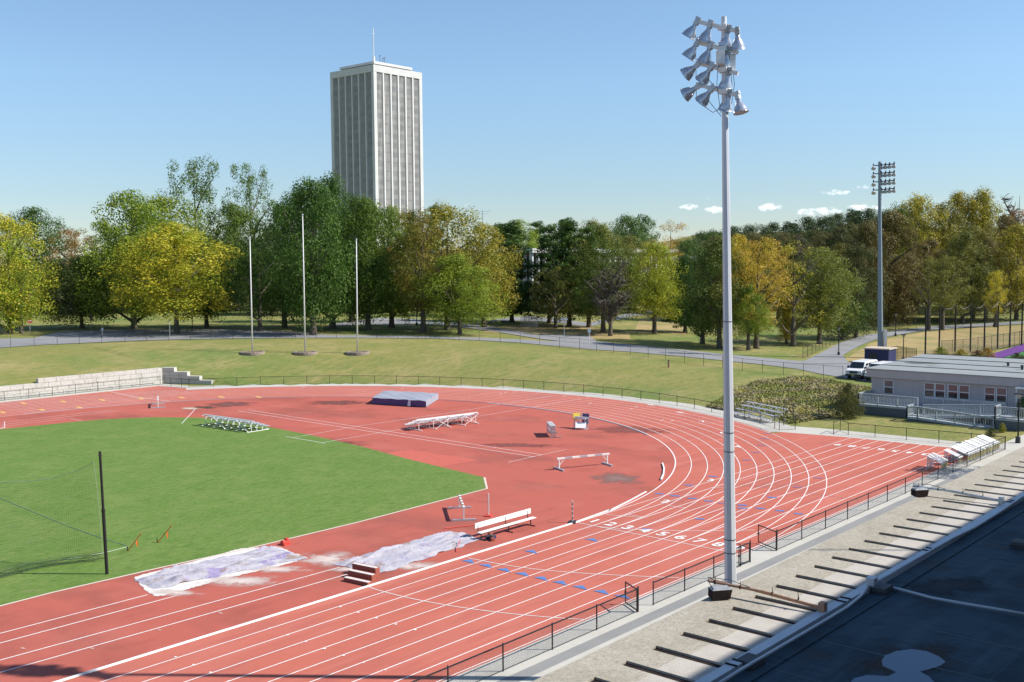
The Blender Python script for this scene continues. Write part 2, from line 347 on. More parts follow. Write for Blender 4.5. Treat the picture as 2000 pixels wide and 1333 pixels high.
# ------------------------------------------------------------------ track surfaces
def arc(r, a0, a1, n=60): return [(XC+r*math.cos(a), R+r*math.sin(a)) for a in np.linspace(rad(a0), rad(a1), n)]
mb = MB()   # red rubber: outline of the whole oval plus both chutes
outl = [(-140, -11.10), (40.15, -11.10), (39.9, -3), (39.65, .7), (38.75, 6.1)]+arc(48.2, -39.0, 60.0, 70)+[(23.3, 86.0), (16, 85.75), (-140, 85.4)]
mb.poly(outl, 0.0)
o = mb.build('running_track', M['track']); tag(o, 'red rubber running track with two straights and the near bend', 'running track', kind='structure')
mb = MB()
mb.poly([(-140, .0), (XC, .0)]+arc(R-.02, -90, 90, 60)+[(-140, 2*R)], .004)
o = mb.build('infield_surface', M['dzone']); tag(o, 'duller red rubber of the field event area inside the bend', 'infield surface', kind='structure')
gp = [G(px, py) for px, py in [(0, 1184), (100, 1158), (300, 1112), (500, 1068), (700, 1020), (950, 955), (945, 933), (900, 922), (800, 898), (700, 871), (600, 849), (500, 830), (460, 823), (420, 818), (385, 816), (350, 816), (300, 815.5), (260, 817), (200, 820), (150, 824), (80, 831), (0, 839)]]
mb = MB(); mb.poly([(-140, 11.0)]+[p[:2] for p in gp]+[(-140, 66.2)], .012)
o = mb.build('infield_grass', M['turf']); tag(o, 'lush green grass field inside the track with an angled end', 'grass field', kind='structure')
mb = MB()
e = [(-140, 10.95)]+[tuple(p[:2]) for p in gp[:7]]
mb.strip([(a, b-.06) for a, b in e], .16, .02)
o = mb.build('field_edging', mat('field_edging', (.62, .50, .42), .9)); tag(o, 'thin pale concrete edging between the grass and the red track', 'edging', kind='structure')
# concrete apron, near kerbs and paths
mb = MB()
A = []
for a in np.linspace(rad(-38.2), rad(61.5), 90):
    A.append([(XC+rr*math.cos(a), R+rr*math.sin(a), .004) for rr in (48.2, AP+.2)])
mb.grid(np.array(A).transpose(1, 0, 2)[::-1]); 
mb.box(-140, 41.9, -12.68, -11.10, -.1, .004)
mb.add([(40.0, -11.1, .0015), (43.2, -11.1, .0015), (43.3, -4, .0015), (43.0, 4.0, .0015), (42.4, 8.0, .0015), (38.5, 7.2, .0015), (38.75, 6.1, .0015), (39.65, .7, .0015)], [(0, 1, 2, 3, 4, 5, 6, 7)])
mb.add([(-140, 85.4, .0015), (16, 85.75, .0015), (23.3, 86.0, .0015), (24.4, 80.9, .0015), (25.9, 82.6, .0015), (25.2, 87.6, .0015), (-140, 87.3, .0015)], [(6, 5, 4, 3, 2, 1, 0)])
o = mb.build('concrete_apron', M['concrete']); tag(o, 'pale concrete walk running round the outside of the track', 'concrete walk', kind='structure')
mb = MB(); mb.box(-140, 27.5, -13.34, -12.68, -.1, .0)
o = mb.build('asphalt_path', M['asphalt']); tag(o, 'narrow grey asphalt strip beside the near fence', 'path', kind='structure')
mb = MB(); mb.box(-140, 27.5, -24, -13.34, -.1, .0); mb.box(27.5, 52, -24, -12.68, -.1, .002); mb.box(41.9, 52, -12.68, -11.1, -.1, .001)
o = mb.build('paving', M['concrete']); tag(o, 'concrete paving between the asphalt strip and the building', 'paving', kind='structure')

# ------------------------------------------------------------------ markings
mk = MB(); Zl = .010
LW = .06
for i in range(0, 10):
    y = -i*W
    x1 = {0: 39.45, 9: 34}.get(i, 39.75+i*.01)
    pts = [(x, y) for x in np.linspace(-140, x1, 2)]
    mk.strip(pts, LW if i else .05, Zl)
    if i: mk.strip([(-.05, y)]+arc(R+i*W, -90, 90, 120)+[(-140, 2*R+i*W)], LW, Zl+.002)
    else: mk.strip([(-140, .0), (0, 0)]+arc(R, -90, 90, 120)+[(-140, 2*R)], .09, Zl+.002)
for i in range(1, 10): mk.strip([(0, 2*R+i*W+.01), (22.7-.1*i, 2*R+i*W+.1)], LW*.8, Zl+.001)
mk.strip([(0, .0), (0, -9*W)], .06, Zl+.004)
def pxline(pp, w=.055, z=Zl+.006, m=0): mk.strip([G(a, b)[:2] for a, b in pp], w, z, m)
def smoothpx(pp, n=24):
    t = np.arange(len(pp)); q = np.linspace(0, len(pp)-1, n); A = np.array(pp, float)
    k = min(3, len(pp)-1); cx = np.polyfit(t, A[:, 0], k); cy = np.polyfit(t, A[:, 1], k)
    return list(zip(np.polyval(cx, q), np.polyval(cy, q)))
pxline(smoothpx([(721, 1148), (755, 1158), (791, 1167), (834, 1176), (878, 1183.5), (924, 1191), (975, 1197.5), (1031, 1202.5), (1085, 1207), (1144, 1211.5)]))
pxline(smoothpx([(915, 1090.5), (950, 1098), (987, 1104.5), (1027, 1110.5), (1071, 1115), (1120, 1119), (1173, 1122.5), (1236, 1126), (1330, 1129.5)]))
pxline(smoothpx([(1160, 1028), (1195, 1032), (1234, 1034.8), (1296, 1037), (1350, 1037.6), (1413, 1037.5), (1474, 1036)]), z=Zl+.007)
pxline([(1524, 896.5), (1600, 904), (1695, 916), (1767, 924.5), (1790, 927)], .055, m=1)
pxline([(1400, 940), (1437, 945), (1505, 954), (1572, 962.5), (1680, 977)], .055, m=1)
pxline([(1390, 951), (1437, 951), (1505, 949.5), (1570, 947), (1612, 945)], .055, m=1)
pxline([(1380, 953), (1440, 963)], .05, m=1)
# runway, sector and landing lines of the infield
def wl(a, b, w=.06, m=0): mk.strip([a, b], w, Zl+.002, m)
wl((16.0, 57.9), (15.05, 15.95), .07); wl((17.1, 57.6), (16.2, 16.0), .07)
pxline([(992, 904), (1058, 889)], .05); pxline([(1058, 889), (1107, 878.5)], .05)
pxline([(558, 853), (635, 866.5)], .07); pxline([(575, 855), (690, 834.5), (900, 803.5), (1078, 774)], .06); pxline([(630, 865), (758, 843), (1035, 797), (1135, 779)], .06)
pxline([(355, 828), (382, 799)], .06); pxline([(405, 808), (455, 803.5)], .05, m=1); pxline([(475, 801), (520, 796)], .05, m=1); pxline([(275, 815), (350, 803.5)], .05, m=1)
pxline([(0, 826), (120, 812), (220, 801)], .06); pxline([(0, 831), (120, 816), (231, 802.5)], .06); pxline([(0, 834), (80, 825), (130, 818)], .05); pxline([(135, 817.5), (160, 822.5)], .05)
pxline([(9, 824), (9, 836)], .06); pxline([(0, 837.5), (10, 836)], .25)
pxline([(214, 765.5), (260, 775), (332, 784.5)], .09)
pxline([(1184, 1006), (1257, 1012)], .05)
# long jump runway lines at lower left
for y0, x1 in ((7.2, -24.2), (6.0, -23.2)): wl((-140, y0+.05), (x1, y0), .07)
for (a, b) in (((0, 1290), (600, 1145)), ((0, 1315), (672, 1135))):
    pass
pxline([(-60, 1305.5), (0, 1290.5), (300, 1208.5), (574, 1133.5), (664, 1108.5)], .07); pxline([(-60, 1331), (0, 1314.5), (300, 1230), (600, 1145), (690, 1119)], .07)
for k, (a, b) in enumerate([(42, 1266), (177, 1266), (308, 1229.5), (428, 1197)]): pxline([(a, b), (a+6, b+2.5)], .12, m=1)
for i, (a, b) in enumerate([(366, 1284), (435, 1186)]): pass
for (a, b) in [(665, 1186), (700, 1197), (735, 1208), (773, 1220), (811, 1231), (634, 1268), (671, 1281), (709, 1295), (752, 1309), (795, 1324), (343, 1284), (378, 1299), (411, 1314), (447, 1331), (527, 1228), (562, 1241), (597, 1254)]:
    pxline([(a-2, b+.7), (a+2, b-.7)], .10, m=0)
# staggers, cut marks and their numbers
def stag(i, px, py, w=.05, m=0, frac=(0, 1)):
    q = G(px, py); a = math.atan2(q[1]-R, q[0]-XC); r0 = R+(i-1+frac[0])*W; r1 = R+(i-1+frac[1])*W
    mk.strip([(XC+r0*math.cos(a), R+r0*math.sin(a)), (XC+r1*math.cos(a), R+r1*math.sin(a))], w, Zl+.006, m)
for i, px, py in [(3, 1308, 989), (2, 1240, 1008), (4, 1400, 953), (6, 1405, 850), (7, 1385, 827), (8, 1340, 809), (9, 1286, 792), (4, 1427, 877)]: stag(i, px, py)
for i, px, py, fr in [(3, 1387, 906, (0, .35)), (3, 1405, 906, (.65, 1)), (3, 1368, 873, (0, .3)), (3, 1384, 872, (.7, 1)), (4, 1378, 859, (0, .3)), (4, 1396, 858, (.7, 1)), (1, 1338, 944, (.9, 1)), (2, 1362, 945, (.2, .9)),
                      (7, 1528, 933, (0, 1)), (8, 1527, 915, (0, 1)), (6, 1490, 932, (0, 1)), (9, 1570, 885, (0, 1)), (5, 1444, 908, (0, 1))]: stag(i, px, py, .05, 1, fr)
for px, py in [(1002, 767), (1100, 775), (1150, 789), (1230, 800), (1240, 796), (1290, 822), (1310, 823), (975, 770), (985, 768), (1145, 776), (855, 757), (783, 761), (590, 757)]:
    pxline([(px, py), (px+6, py-1.5)], .10, m=0)
for px, py in [(46, 788.5), (124, 785), (200, 782), (275, 779), (355, 777), (432, 776), (505, 776), (82, 801), (155, 796.5), (5, 806)]:
    mk.strip([G(px-5, py-1.2)[:2], G(px+5, py+1.2)[:2]], .38, Zl+.006, 2)
for px, py in [(446, 770.5), (525, 770)]: mk.strip([G(px-3, py)[:2], G(px+3, py)[:2]], .2, Zl+.006, 2)
tags_far = [(393, 760.5)]
# blue exchange-zone triangles
tri = [G(*p)[:2]-G(1040, 1079)[:2] for p in [(1024, 1076.5), (1043.7, 1075), (1050.5, 1082.5)]]
for px, py in [(915.5, 1098), (950, 1106.5), (985, 1115), (1021, 1123), (1058, 1131.5), (1095, 1140), (1134, 1149), (1176, 1158), (1217, 1167), (1038, 1079), (1157, 1056)]:
    c = G(px+1, py)[:2]; s = 1.0; mk.add([(*(c+s*t), Zl+.006) for t in tri], [(0, 2, 1)], 3); mk.add([(*(c+s*t), Zl+.007) for t in tri], [(0, 1, 2)], 3)
for px, py, m in [(1263, 1034.5, 3), (1367, 1014, 3), (1288, 965, 3), (1318, 969, 3), (1352, 974, 3), (1384, 979, 3), (1412, 984, 4), (1450, 987, 3), (1450, 993, 3), (1485, 993.5, 3), (1523, 998, 3), (1560, 1004, 3), (1508, 972, 3), (1345, 948, 3),
                  (1392, 931, 3), (1598, 934, 4), (1558, 952, 4), (1475, 884, 4), (1458, 899, 4), (1488, 870, 4), (1494, 857, 4), (1500, 847, 4)]:
    mk.strip([G(px-9, py-.3)[:2], G(px+9, py+.6)[:2]], .30, Zl+.005, m)
# lane numbers
def digit_mesh(ch):
    cu = bpy.data.curves.new('num', 'FONT'); cu.body = ch; cu.size = 1.0; cu.offset = .018; cu.align_x = 'CENTER'; cu.align_y = 'CENTER'
    ob = bpy.data.objects.new('num', cu); COL.objects.link(ob); dg = bpy.context.evaluated_depsgraph_get()
    me = bpy.data.meshes.new_from_object(ob.evaluated_get(dg)); vs = [tuple(v.co) for v in me.vertices]; fs = [tuple(p.vertices) for p in me.polygons]
    bpy.data.objects.remove(ob); bpy.data.curves.remove(cu); bpy.data.meshes.remove(me)
    cx = (min(v[0] for v in vs)+max(v[0] for v in vs))/2; cy = (min(v[1] for v in vs)+max(v[1] for v in vs))/2
    return [(v[0]-cx, v[1]-cy) for v in vs], fs
DG = {c: digit_mesh(c) for c in '123456789'}
def digit(ch, c, up, h=1.15, w=1.25, m=0):
    up = np.array(up, float); up /= np.linalg.norm(up); rt = np.array([up[1], -up[0]]); vs, fs = DG[ch]
    mk.add([(*(np.array(c)+rt*v[0]*w+up*v[1]*h), Zl+.008) for v in vs], fs, m)
for i in range(1, 10):
    digit(str(i), (1.0, -(i-.5)*W), (1, 0), 1.2, 1.3)
    if i > 1: digit(str(i), (35.5, -(9-i+.5)*W), (-1, 0), 1.3, 1.25)
for ch, px, py in [('2', 1300, 980), ('3', 1388, 938.5), ('4', 1440, 873), ('6', 1411, 846), ('7', 1373, 824), ('8', 1328, 806), ('9', 1271, 791.5)]:
    q = G(px, py)[:2]; a = math.atan2(q[1]-R, q[0]-XC); digit(ch, q, (-math.sin(a), math.cos(a)), 1.2, 1.1)
lines = mk.build('track_markings', [M['line'], M['greyline'], M['yellowline'], M['blueline'], M['bluefade']])
tag(lines, 'white lane lines, lane numbers and blue zone marks painted on the track', 'painted lines', kind='structure')

# stains and patches on the infield rubber
def blob(cx, cy, rx, ry, rot=0, n=40, j=.12):
    ph = RNG.uniform(0, 6.28, 4)
    return [(cx+(rx*k)*math.cos(a)*math.cos(rot)-(ry*k)*math.sin(a)*math.sin(rot), cy+(rx*k)*math.cos(a)*math.sin(rot)+(ry*k)*math.sin(a)*math.cos(rot))
            for a in np.linspace(0, 2*math.pi, n, endpoint=False) for k in [1+j*math.sin(2*a+ph[0])+j*.6*math.sin(3*a+ph[1])+j*.4*math.sin(7*a+ph[2])]]
def soft_mat(name, col, stren, base=M['dzone']):
    """a stain that thins out raggedly towards its rim (mask lives in the mesh)"""
    m = bpy.data.materials.new(name); m.use_nodes = True; t = m.node_tree; n = t.nodes; b = n['Principled BSDF']; b.inputs['Base Color'].default_value = (*col, 1)
    b.inputs['Roughness'].default_value = .9; at = n.new('ShaderNodeAttribute'); at.attribute_name = 'fade'
    tcn = n.new('ShaderNodeTexCoord'); nz = n.new('ShaderNodeTexNoise'); nz.inputs['Scale'].default_value = 1.3; nz.inputs['Detail'].default_value = 9; nz.inputs['Roughness'].default_value = .68; t.links.new(tcn.outputs['Object'], nz.inputs['Vector'])
    mm = n.new('ShaderNodeMath'); mm.operation = 'MULTIPLY_ADD'; t.links.new(nz.outputs[0], mm.inputs[0]); mm.inputs[1].default_value = 3.4; mm.inputs[2].default_value = -1.8
    ad = n.new('ShaderNodeMath'); ad.operation = 'ADD'; t.links.new(at.outputs['Fac'], ad.inputs[0]); t.links.new(mm.outputs[0], ad.inputs[1])
    ml = n.new('ShaderNodeMath'); ml.operation = 'MULTIPLY'; ml.use_clamp = True; t.links.new(ad.outputs[0], ml.inputs[0]); ml.inputs[1].default_value = stren
    ml2 = n.new('ShaderNodeMath'); ml2.operation = 'MULTIPLY'; t.links.new(ml.outputs[0], ml2.inputs[0]); t.links.new(at.outputs['Fac'], ml2.inputs[1]); 
    tr = n.new('ShaderNodeBsdfTransparent'); ms = n.new('ShaderNodeMixShader'); t.links.new(ml2.outputs[0], ms.inputs[0]); t.links.new(tr.outputs[0], ms.inputs[1]); t.links.new(b.outputs[0], ms.inputs[2])
    t.links.new(ms.outputs[0], n['Material Output'].inputs[0]); return m
def stain(name, lab, cat, px, py, wpx, hpx, col, stren, z, rings=7):
    c = G(px, py, z)[:2]; ax = (G(px+wpx, py, z)-G(px-wpx, py, z))[:2]/2; ay = (G(px, py-hpx, z)-G(px, py+hpx, z))[:2]/2
    vs = [(*c, z)]; fd = [1.0]; n = 40; ph = RNG.uniform(0, 6.28, 3)
    for r in range(1, rings+1):
        for k in range(n):
            a = 2*math.pi*k/n; q = r/rings*(1+.18*math.sin(2*a+ph[0])+.12*math.sin(5*a+ph[1]))
            p = c+ax*q*math.cos(a)+ay*q*math.sin(a); vs.append((*p, z)); fd.append((1-(r/rings)**1.5))
    fs = [(0, 1+k, 1+(k+1) % n) for k in range(n)]+[(1+r*n+k, 1+(r+1)*n+k, 1+(r+1)*n+(k+1) % n, 1+r*n+(k+1) % n) for r in range(rings-1) for k in range(n)]
    b = MB(); b.add(vs, fs); o = b.build(name, soft_mat(name, col, stren))
    at = o.data.attributes.new('fade', 'FLOAT', 'POINT'); at.data.foreach_set('value', fd); tag(o, lab, cat, kind='structure'); return o
stain('dust_patch', 'round grey dried puddle mark near the loose kerb piece', 'stain', 1205, 935, 70, 13, (.22, .13, .11), 1.6, .009)
stain('damp_patch', 'damp dark streak behind the high jump mat', 'stain', 660, 787, 70, 7, (.16, .05, .04), 1.4, .009)
stain('damp_patch', 'damp dark streak beside the far lanes', 'stain', 450, 790, 60, 7, (.17, .06, .05), 1.5, .009)
stain('puddle', 'shallow brown puddle beside the far bleachers', 'puddle', 402, 796, 26, 3.4, (.06, .05, .025), 3, .010)
stain('sand_spill', 'spilled pale sand next to the shallow brown puddle', 'sand', 371, 798, 20, 3, (.55, .48, .38), 3, .010)
stain('dark_streak', 'long dark scuff across the infield rubber near the hurdles', 'stain', 1010, 870, 110, 5, (.2, .055, .045), 1.5, .009)
stain('dark_streak', 'dark scuff on the infield rubber below the long barrier', 'stain', 1230, 840, 120, 9, (.22, .06, .045), 1.3, .0095)
stain('dark_streak', 'dark stain between the grass field and the runway', 'stain', 620, 868, 110, 8, (.17, .05, .04), 1.4, .009)
mb = MB(); mb.poly([G(*p)[:2] for p in [(740, 887), (800, 879), (935, 899), (860, 912)]], .0085)
tag(mb.build('rubber_patch', mat('fresh_rubber', (.50, .12, .085), .9, (.46, .105, .075), 2)), 'lighter red rectangular repair patch beside the grass field', 'patch', kind='structure')

# ------------------------------------------------------------------ kerb rail
mb = MB()
kr = [(-140, .02), (0, .05), (4, .35)]+[tuple(G(*p)[:2]) for p in [(1190, 999), (1230, 979), (1262, 961.5)]]
pr = None
for a, b in zip(kr[:-1], kr[1:]): mb.bar((*a, .035), (*b, .035), .09, .055)
kb = mb.build('kerb_rail', M['white']); tag(kb, 'long straight white kerb rail along the home straight', 'kerb', 'kerb rails of the inside lane')
mb = MB(); ap = arc(R-.12, -37, 6, 40)
for a, b in zip(ap[:-1], ap[1:]): mb.bar((*a, .04), (*b, .04), .09, .08)
k2 = mb.build('kerb_rail', M['white']); tag(k2, 'curved white kerb rail around the inside of the bend', 'kerb', 'kerb rails of the inside lane')
mb = MB(); ap = arc(R-.10, 6, 90, 70)
for a, b in zip(ap[:-1], ap[1:]): mb.bar((*a, .03), (*b, .03), .05, .05)
k3 = mb.build('kerb_rail', M['galv']); tag(k3, 'thin grey kerb rail on the far side of the bend', 'kerb', 'kerb rails of the inside lane')
mb = MB(); q = [G(*p) for p in [(1294, 907), (1297, 917), (1296, 928), (1291, 939)]]
for a, b in zip(q[:-1], q[1:]): mb.bar((a[0], a[1], .06), (b[0], b[1], .06), .10, .12)
tag(mb.build('kerb_piece', M['white']), 'short loose curved piece of white kerb lying on the infield', 'kerb piece')
pxs = [(-40, 671)]

# ------------------------------------------------------------------ roads (laid on the terrain)
def ruled(name, top, bot, m, n=90, k=8, dz=.07, lab='', cat='road'):
    def rs(c, n):
        c = np.array(c, float); t = np.r_[0, np.cumsum(np.hypot(*np.diff(c, axis=0).T))]; q = np.linspace(0, t[-1], n)
        return np.stack([np.interp(q, t, c[:, 0]), np.interp(q, t, c[:, 1])], 1)
    a, b = rs(top, n), rs(bot, n); A = np.zeros((n, k, 3))
    A0 = np.array([T(*p) for p in a]); B0 = np.array([T(*p) for p in b])
    for j in range(k):
        f = j/(k-1); A[:, j, :2] = A0[:, :2]*(1-f)+B0[:, :2]*f
    A[:, :, 2] = terr(A[:, :, 0], A[:, :, 1])+dz
    g = MB(); g.grid(A); o = g.build(name, m, smooth=True); tag(o, lab, cat, kind='structure'); return o
NEAR = [(-120, 693), (-50, 685), (0, 680.5), (67, 675.5), (150, 671.5), (250, 667), (330, 664.5), (450, 662), (600, 661), (736, 661), (850, 662), (936, 665.5), (1015, 670.5), (1093, 677.5), (1160, 684), (1231, 688), (1330, 697), (1400, 704), (1480, 712), (1560, 722), (1600, 731), (1642, 738), (1700, 748)]
FAR = [(-120, 668), (-50, 665), (0, 662.5), (67, 661), (90, 655), (120, 648), (250, 644), (330, 644), (450, 644), (560, 648), (640, 655), (736, 656.5), (850, 658), (936, 660.5), (1015, 664), (1080, 668), (1130, 664), (1200, 671), (1330, 684), (1400, 691), (1480, 699), (1560, 706), (1600, 706), (1652, 708), (1716, 716)]
ruled('road', FAR, NEAR, M['road'], 150, 10, .06, 'grey asphalt road curving behind the fenced lawn')
ruled('side_road', [(1150, 657), (1050, 655), (960, 639), (900, 633), (820, 625), (740, 622), (690, 628), (640, 636)], [(1180, 676), (1060, 664), (960, 648), (900, 640), (820, 634), (740, 636), (690, 636), (640, 640)], M['road'], 60, 6, .09, 'grey side road branching off between the roadside trees')
ruled('side_road', [(960, 626), (1010, 620), (1080, 622), (1150, 632), (1230, 612), (1290, 606)], [(920, 634), (1010, 627), (1080, 630), (1150, 640), (1230, 620), (1290, 612)], M['road'], 40, 4, .08, 'pale far road seen between the tree trunks')
ruled('path', [(1560, 712), (1600, 692), (1640, 671), (1690, 656), (1735, 650), (1800, 640), (1900, 634), (2010, 628)], [(1660, 712), (1645, 696), (1680, 676), (1712, 664), (1750, 656), (1800, 648), (1900, 640), (2010, 633)], M['road'], 50, 5, .10, 'grey footpath climbing to the right past the lamp posts', 'path')
ruled('dry_grass', [(1660, 697), (1700, 672), (1740, 661), (1800, 650), (1900, 641), (2010, 636)], [(1640, 706), (1740, 716), (1800, 708), (1850, 700), (1920, 690), (2010, 668)], M['drylawn'], 60, 10, .05, 'tan dried grass slope behind the white vans', 'grass')
ruled('dry_grass', [(1000, 636), (1080, 634), (1160, 640), (1230, 652)], [(940, 650), (1060, 654), (1160, 662), (1230, 664)], M['drylawn'], 30, 5, .05, 'reddish brown needle litter under the pines', 'ground litter')
ruled('dry_grass', [(1250, 622), (1310, 627), (1340, 640)], [(1240, 645), (1310, 652), (1340, 655)], M['drylawn'], 20, 4, .05, 'tan dried grass behind the yellow roadside tree', 'grass')
ruled('purple_turf', [(1915, 700), (1960, 686), (2010, 670)], [(1940, 706), (1980, 694), (2010, 684)], M['purpleturf'], 20, 4, .12, 'strip of purple artificial turf beyond the trailer', 'turf')
ruled('green_turf', [(1942, 706), (1982, 694), (2012, 684.5)], [(1940, 716), (2000, 716), (2040, 710)], mat('green_turf', (.05, .17, .04), .9), 12, 4, .12, 'bright green artificial turf beside the purple strip', 'turf')

# ------------------------------------------------------------------ fences
def chain(mb_, a, b, z0, z1, sp=.12, r=.008, m=0):
    """diagonal wires of a chain link panel between two ground points"""
    a, b = np.array(a, float), np.array(b, float); L = np.linalg.norm((b-a)[:2]); H = z1-z0; d = (b-a)/L
    n = max(2, int((L+H)/sp))
    for k in range(n):
        s = k*sp
        for dr in (1, -1):
            s0, s1 = s-H, s; h0, h1 = z0, z1
            if dr < 0: s0, s1 = s, s-H
            pts = []
            for (sa, ha, sb, hb) in ((s0, h0, s1, h1),):
                t0, t1 = 0., 1.; ds = sb-sa
                for lim, sign in ((0, 1), (L, -1)):
                    if abs(ds) > 1e-9:
                        t = (lim-sa)/ds
                        if (ds > 0) == (sign > 0): t0 = max(t0, t)
                        else: t1 = min(t1, t)
                if t1 > t0+1e-3: pts = [(sa+ds*t0, ha+(hb-ha)*t0), (sa+ds*t1, ha+(hb-ha)*t1)]
            if pts:
                (p, hp), (q, hq) = pts; A_ = a+d*p; B_ = a+d*q
                mb_.add([(A_[0], A_[1], A_[2]+hp-r), (B_[0], B_[1], B_[2]+hq-r), (B_[0], B_[1], B_[2]+hq+r), (A_[0], A_[1], A_[2]+hp+r)], [(0, 1, 2, 3)], m)
def fence(name, pts, h, lab, cat='fence', sp=.14, wire=.005, post=.03, rail=.022, botrail=True, group=None, top=True, netmat=None, mid=False):
    root = empty(name, (0, 0, 0)); tag(root, lab, cat, group)
    root.location = tuple(pts[0]); o = np.array(pts[0], float); loc = [np.array(p, float)-o for p in pts]
    pm = MB(); pm.tube([(0, 0, 0), (0, 0, h+.04)], post, 8); pm.tube([(0, 0, h+.04), (0, 0, h+.09)], [post*1.35, .008], 8); p0 = pm.build('post', M['black'], root, loc=tuple(loc[0]))
    for q in loc[1:]:
        c = p0.copy(); COL.objects.link(c); c.parent = root; c.location = tuple(q)
    rm = MB(); nm = MB()
    for a, b in zip(loc[:-1], loc[1:]):
        if top: rm.bar(a+[0, 0, h], b+[0, 0, h], rail*2)
        if botrail: rm.bar(a+[0, 0, .06], b+[0, 0, .06], .016)
        if mid: rm.bar(a+[0, 0, h*.5], b+[0, 0, h*.5], .02)
        chain(nm, a, b, .05, h, sp, wire)
    if rm.v: rm.build('rail', M['black'], root)
    nm.build('mesh', netmat or M['black'], root); return root
YF = -12.2
def gr(px, py): return G(px, py)[0]
g1a, g1b, g2a, g2b, g3b = -11.95, -10.2, -3.3, -1.35, 0
g1a = gr(1246, 1197); g1b = gr(1278, 1183); g2a = gr(1463, 1099.5); g2b = gr(1513, 1076)
def span(x0, x1, step=3.03): return [(x, YF, 0) for x in np.linspace(x0, x1, max(2, int(round((x1-x0)/step))+1))]
fence('chain_link_fence', span(g1a-27.2, g1a), 1.06, 'black chain link fence beside the home straight, lowest left section', group='low fences round the track', sp=.10, wire=.0045)
fence('chain_link_fence', span(g1b, g2a-.9), 1.06, 'black chain link fence section just left of and behind the tall light pole', group='low fences round the track', sp=.10, wire=.0045)
fence('chain_link_fence', span(g2b, 41.6), 1.06, 'black chain link fence section running up to the stacked hurdles at the chute', group='low fences round the track', sp=.11, wire=.0045)
def gate(hx, hy, tx, ty, lab):
    root = empty('fence_gate', (hx, hy, 0)); tag(root, lab, 'gate', 'fence gates by the home straight'); d = np.array([tx-hx, ty-hy, 0])
    b = MB(); h = 1.05
    for q in (np.zeros(3), d): b.tube([q+[0, 0, .05], q+[0, 0, h+.03]], .026, 8)
    b.bar(np.array([0, 0, .1]), d+[0, 0, .1], .045); b.bar(np.array([0, 0, h]), d+[0, 0, h], .045); b.build('frame', M['black'], root)
    b = MB(); b.tube([(.09, 0, 0), (.09, 0, h+.12)], .035, 8); b.build('hinge_post', M['black'], root)
    b = MB(); b.box(-.05, .05, -.03, .03, .5, .62, rot=math.atan2(d[1], d[0]), org=(d[0], d[1])); b.build('latch', M['black'], root)
    b = MB(); chain(b, (0, 0, 0), tuple(d), .1, h, .10, .0045); b.build('mesh', M['black'], root)
q = G(1221.5, 1181); gate(g1a, YF, q[0], q[1], 'open gate swung towards the track left of the tall light pole')
q = G(1481, 1062); gate(g2b, YF, q[0], q[1], 'open gate swung towards the track right of the tall light pole')
gate(g2a, YF, g2a-1.0, YF+.05, 'closed gate leaf right beside the tall light pole')
# curved fence round the bend
cf = []
for a in np.linspace(61.0, -36.2, 30): 
    rr = 50.45-.95*np.clip((40-a)/60, 0, 1); cf.append((XC+rr*math.cos(rad(a)), R+rr*math.sin(rad(a)), 0))
fence('chain_link_fence', cf, 1.06, 'long black chain link fence curving round the far side of the bend', group='low fences round the track', sp=.30, wire=.004)
fence('chain_link_fence', [G(*p) for p in [(1513, 838), (1522, 841)]]+[G(1553, 840)], 1.2, 'short angled black fence panel beside the silver bleachers', group='low fences round the track', sp=.2)
fence('chain_link_fence', [(x, 87.0, 0) for x in np.linspace(-59, 24.2, 30)], 1.06, 'black chain link fence in front of the pale block wall', group='low fences round the track', sp=.30, wire=.004)
fence('chain_link_fence', [(24.3, 86.6, 0), (24.3, 84.6, 0), (24.6, 82.6, 0), (cf[0][0], cf[0][1], 0)], 1.06, 'short black fence closing the far chute beside the stepped wall end', group='low fences round the track', sp=.30, wire=.004)
fence('chain_link_fence', [G(*p) for p in [(1628, 848), (1641, 842)]]+[(40.95, .9, 0), (41.1, -1.5, 0), (41.3, -4.2, 0), (41.5, -6.9, 0), (41.7, -9.5, 0), (41.7, -12.2, 0)], 1.06, 'black chain link fence at the chute end in front of the ramp lawn', group='low fences round the track', sp=.22, wire=.004)
fence('tall_chain_link_fence', [(42.5, 8.0, 0)]+[(x, y, 0) for x, y in zip(np.linspace(44.3, 54.0, 5), np.linspace(7.9, 7.3, 5))], 1.85, 'taller dark chain link fence between the weed meadow and the ramp lawn', group='taller fences', sp=.22, wire=.0055)
RF = [(-60, 689), (-25, 684), (21, 679), (67, 676), (112, 674), (155, 672), (199, 670.5), (244, 668.5), (287, 667), (330, 665.5), (372, 664.5), (412, 663.5), (455, 663), (497, 662.5), (538, 662), (577, 661.5), (617, 661), (657, 661), (697, 661), (736, 661.5), (777, 662), (817, 662.5), (856, 663.5), (897, 664.5), (936, 666), (977, 669), (1016, 671), (1054, 675), (1093, 680), (1132, 683.5), (1165, 687), (1198, 690), (1231, 694), (1266, 699), (1300, 704), (1337, 710), (1374, 715), (1411, 720), (1450, 725), (1489, 729.5), (1530, 733), (1569, 736.5), (1608, 739), (1646, 742)]
rp = [T(*p) for p in RF]
fence('road_fence', rp, 1.62, 'long thin black fence along the road above the grass bank', group='taller fences', sp=.34, wire=.0035, post=.028, rail=.016)
pf = [T(*p) for p in [(1568, 700), (1588, 692), (1609, 681), (1626, 674), (1648, 667), (1671, 661), (1700, 655), (1735, 650), (1790, 645)]]
fence('path_fence', pathpts(pf, 3.2), 1.5, 'black fence beside the footpath under the dark trees', group='taller fences', sp=.28, wire=.008)
nf = [T(*p) for p in [(1807, 697), (1834, 691), (1865, 689), (1895, 687), (1922, 685), (1948, 682), (1972, 679), (1995, 676)]]
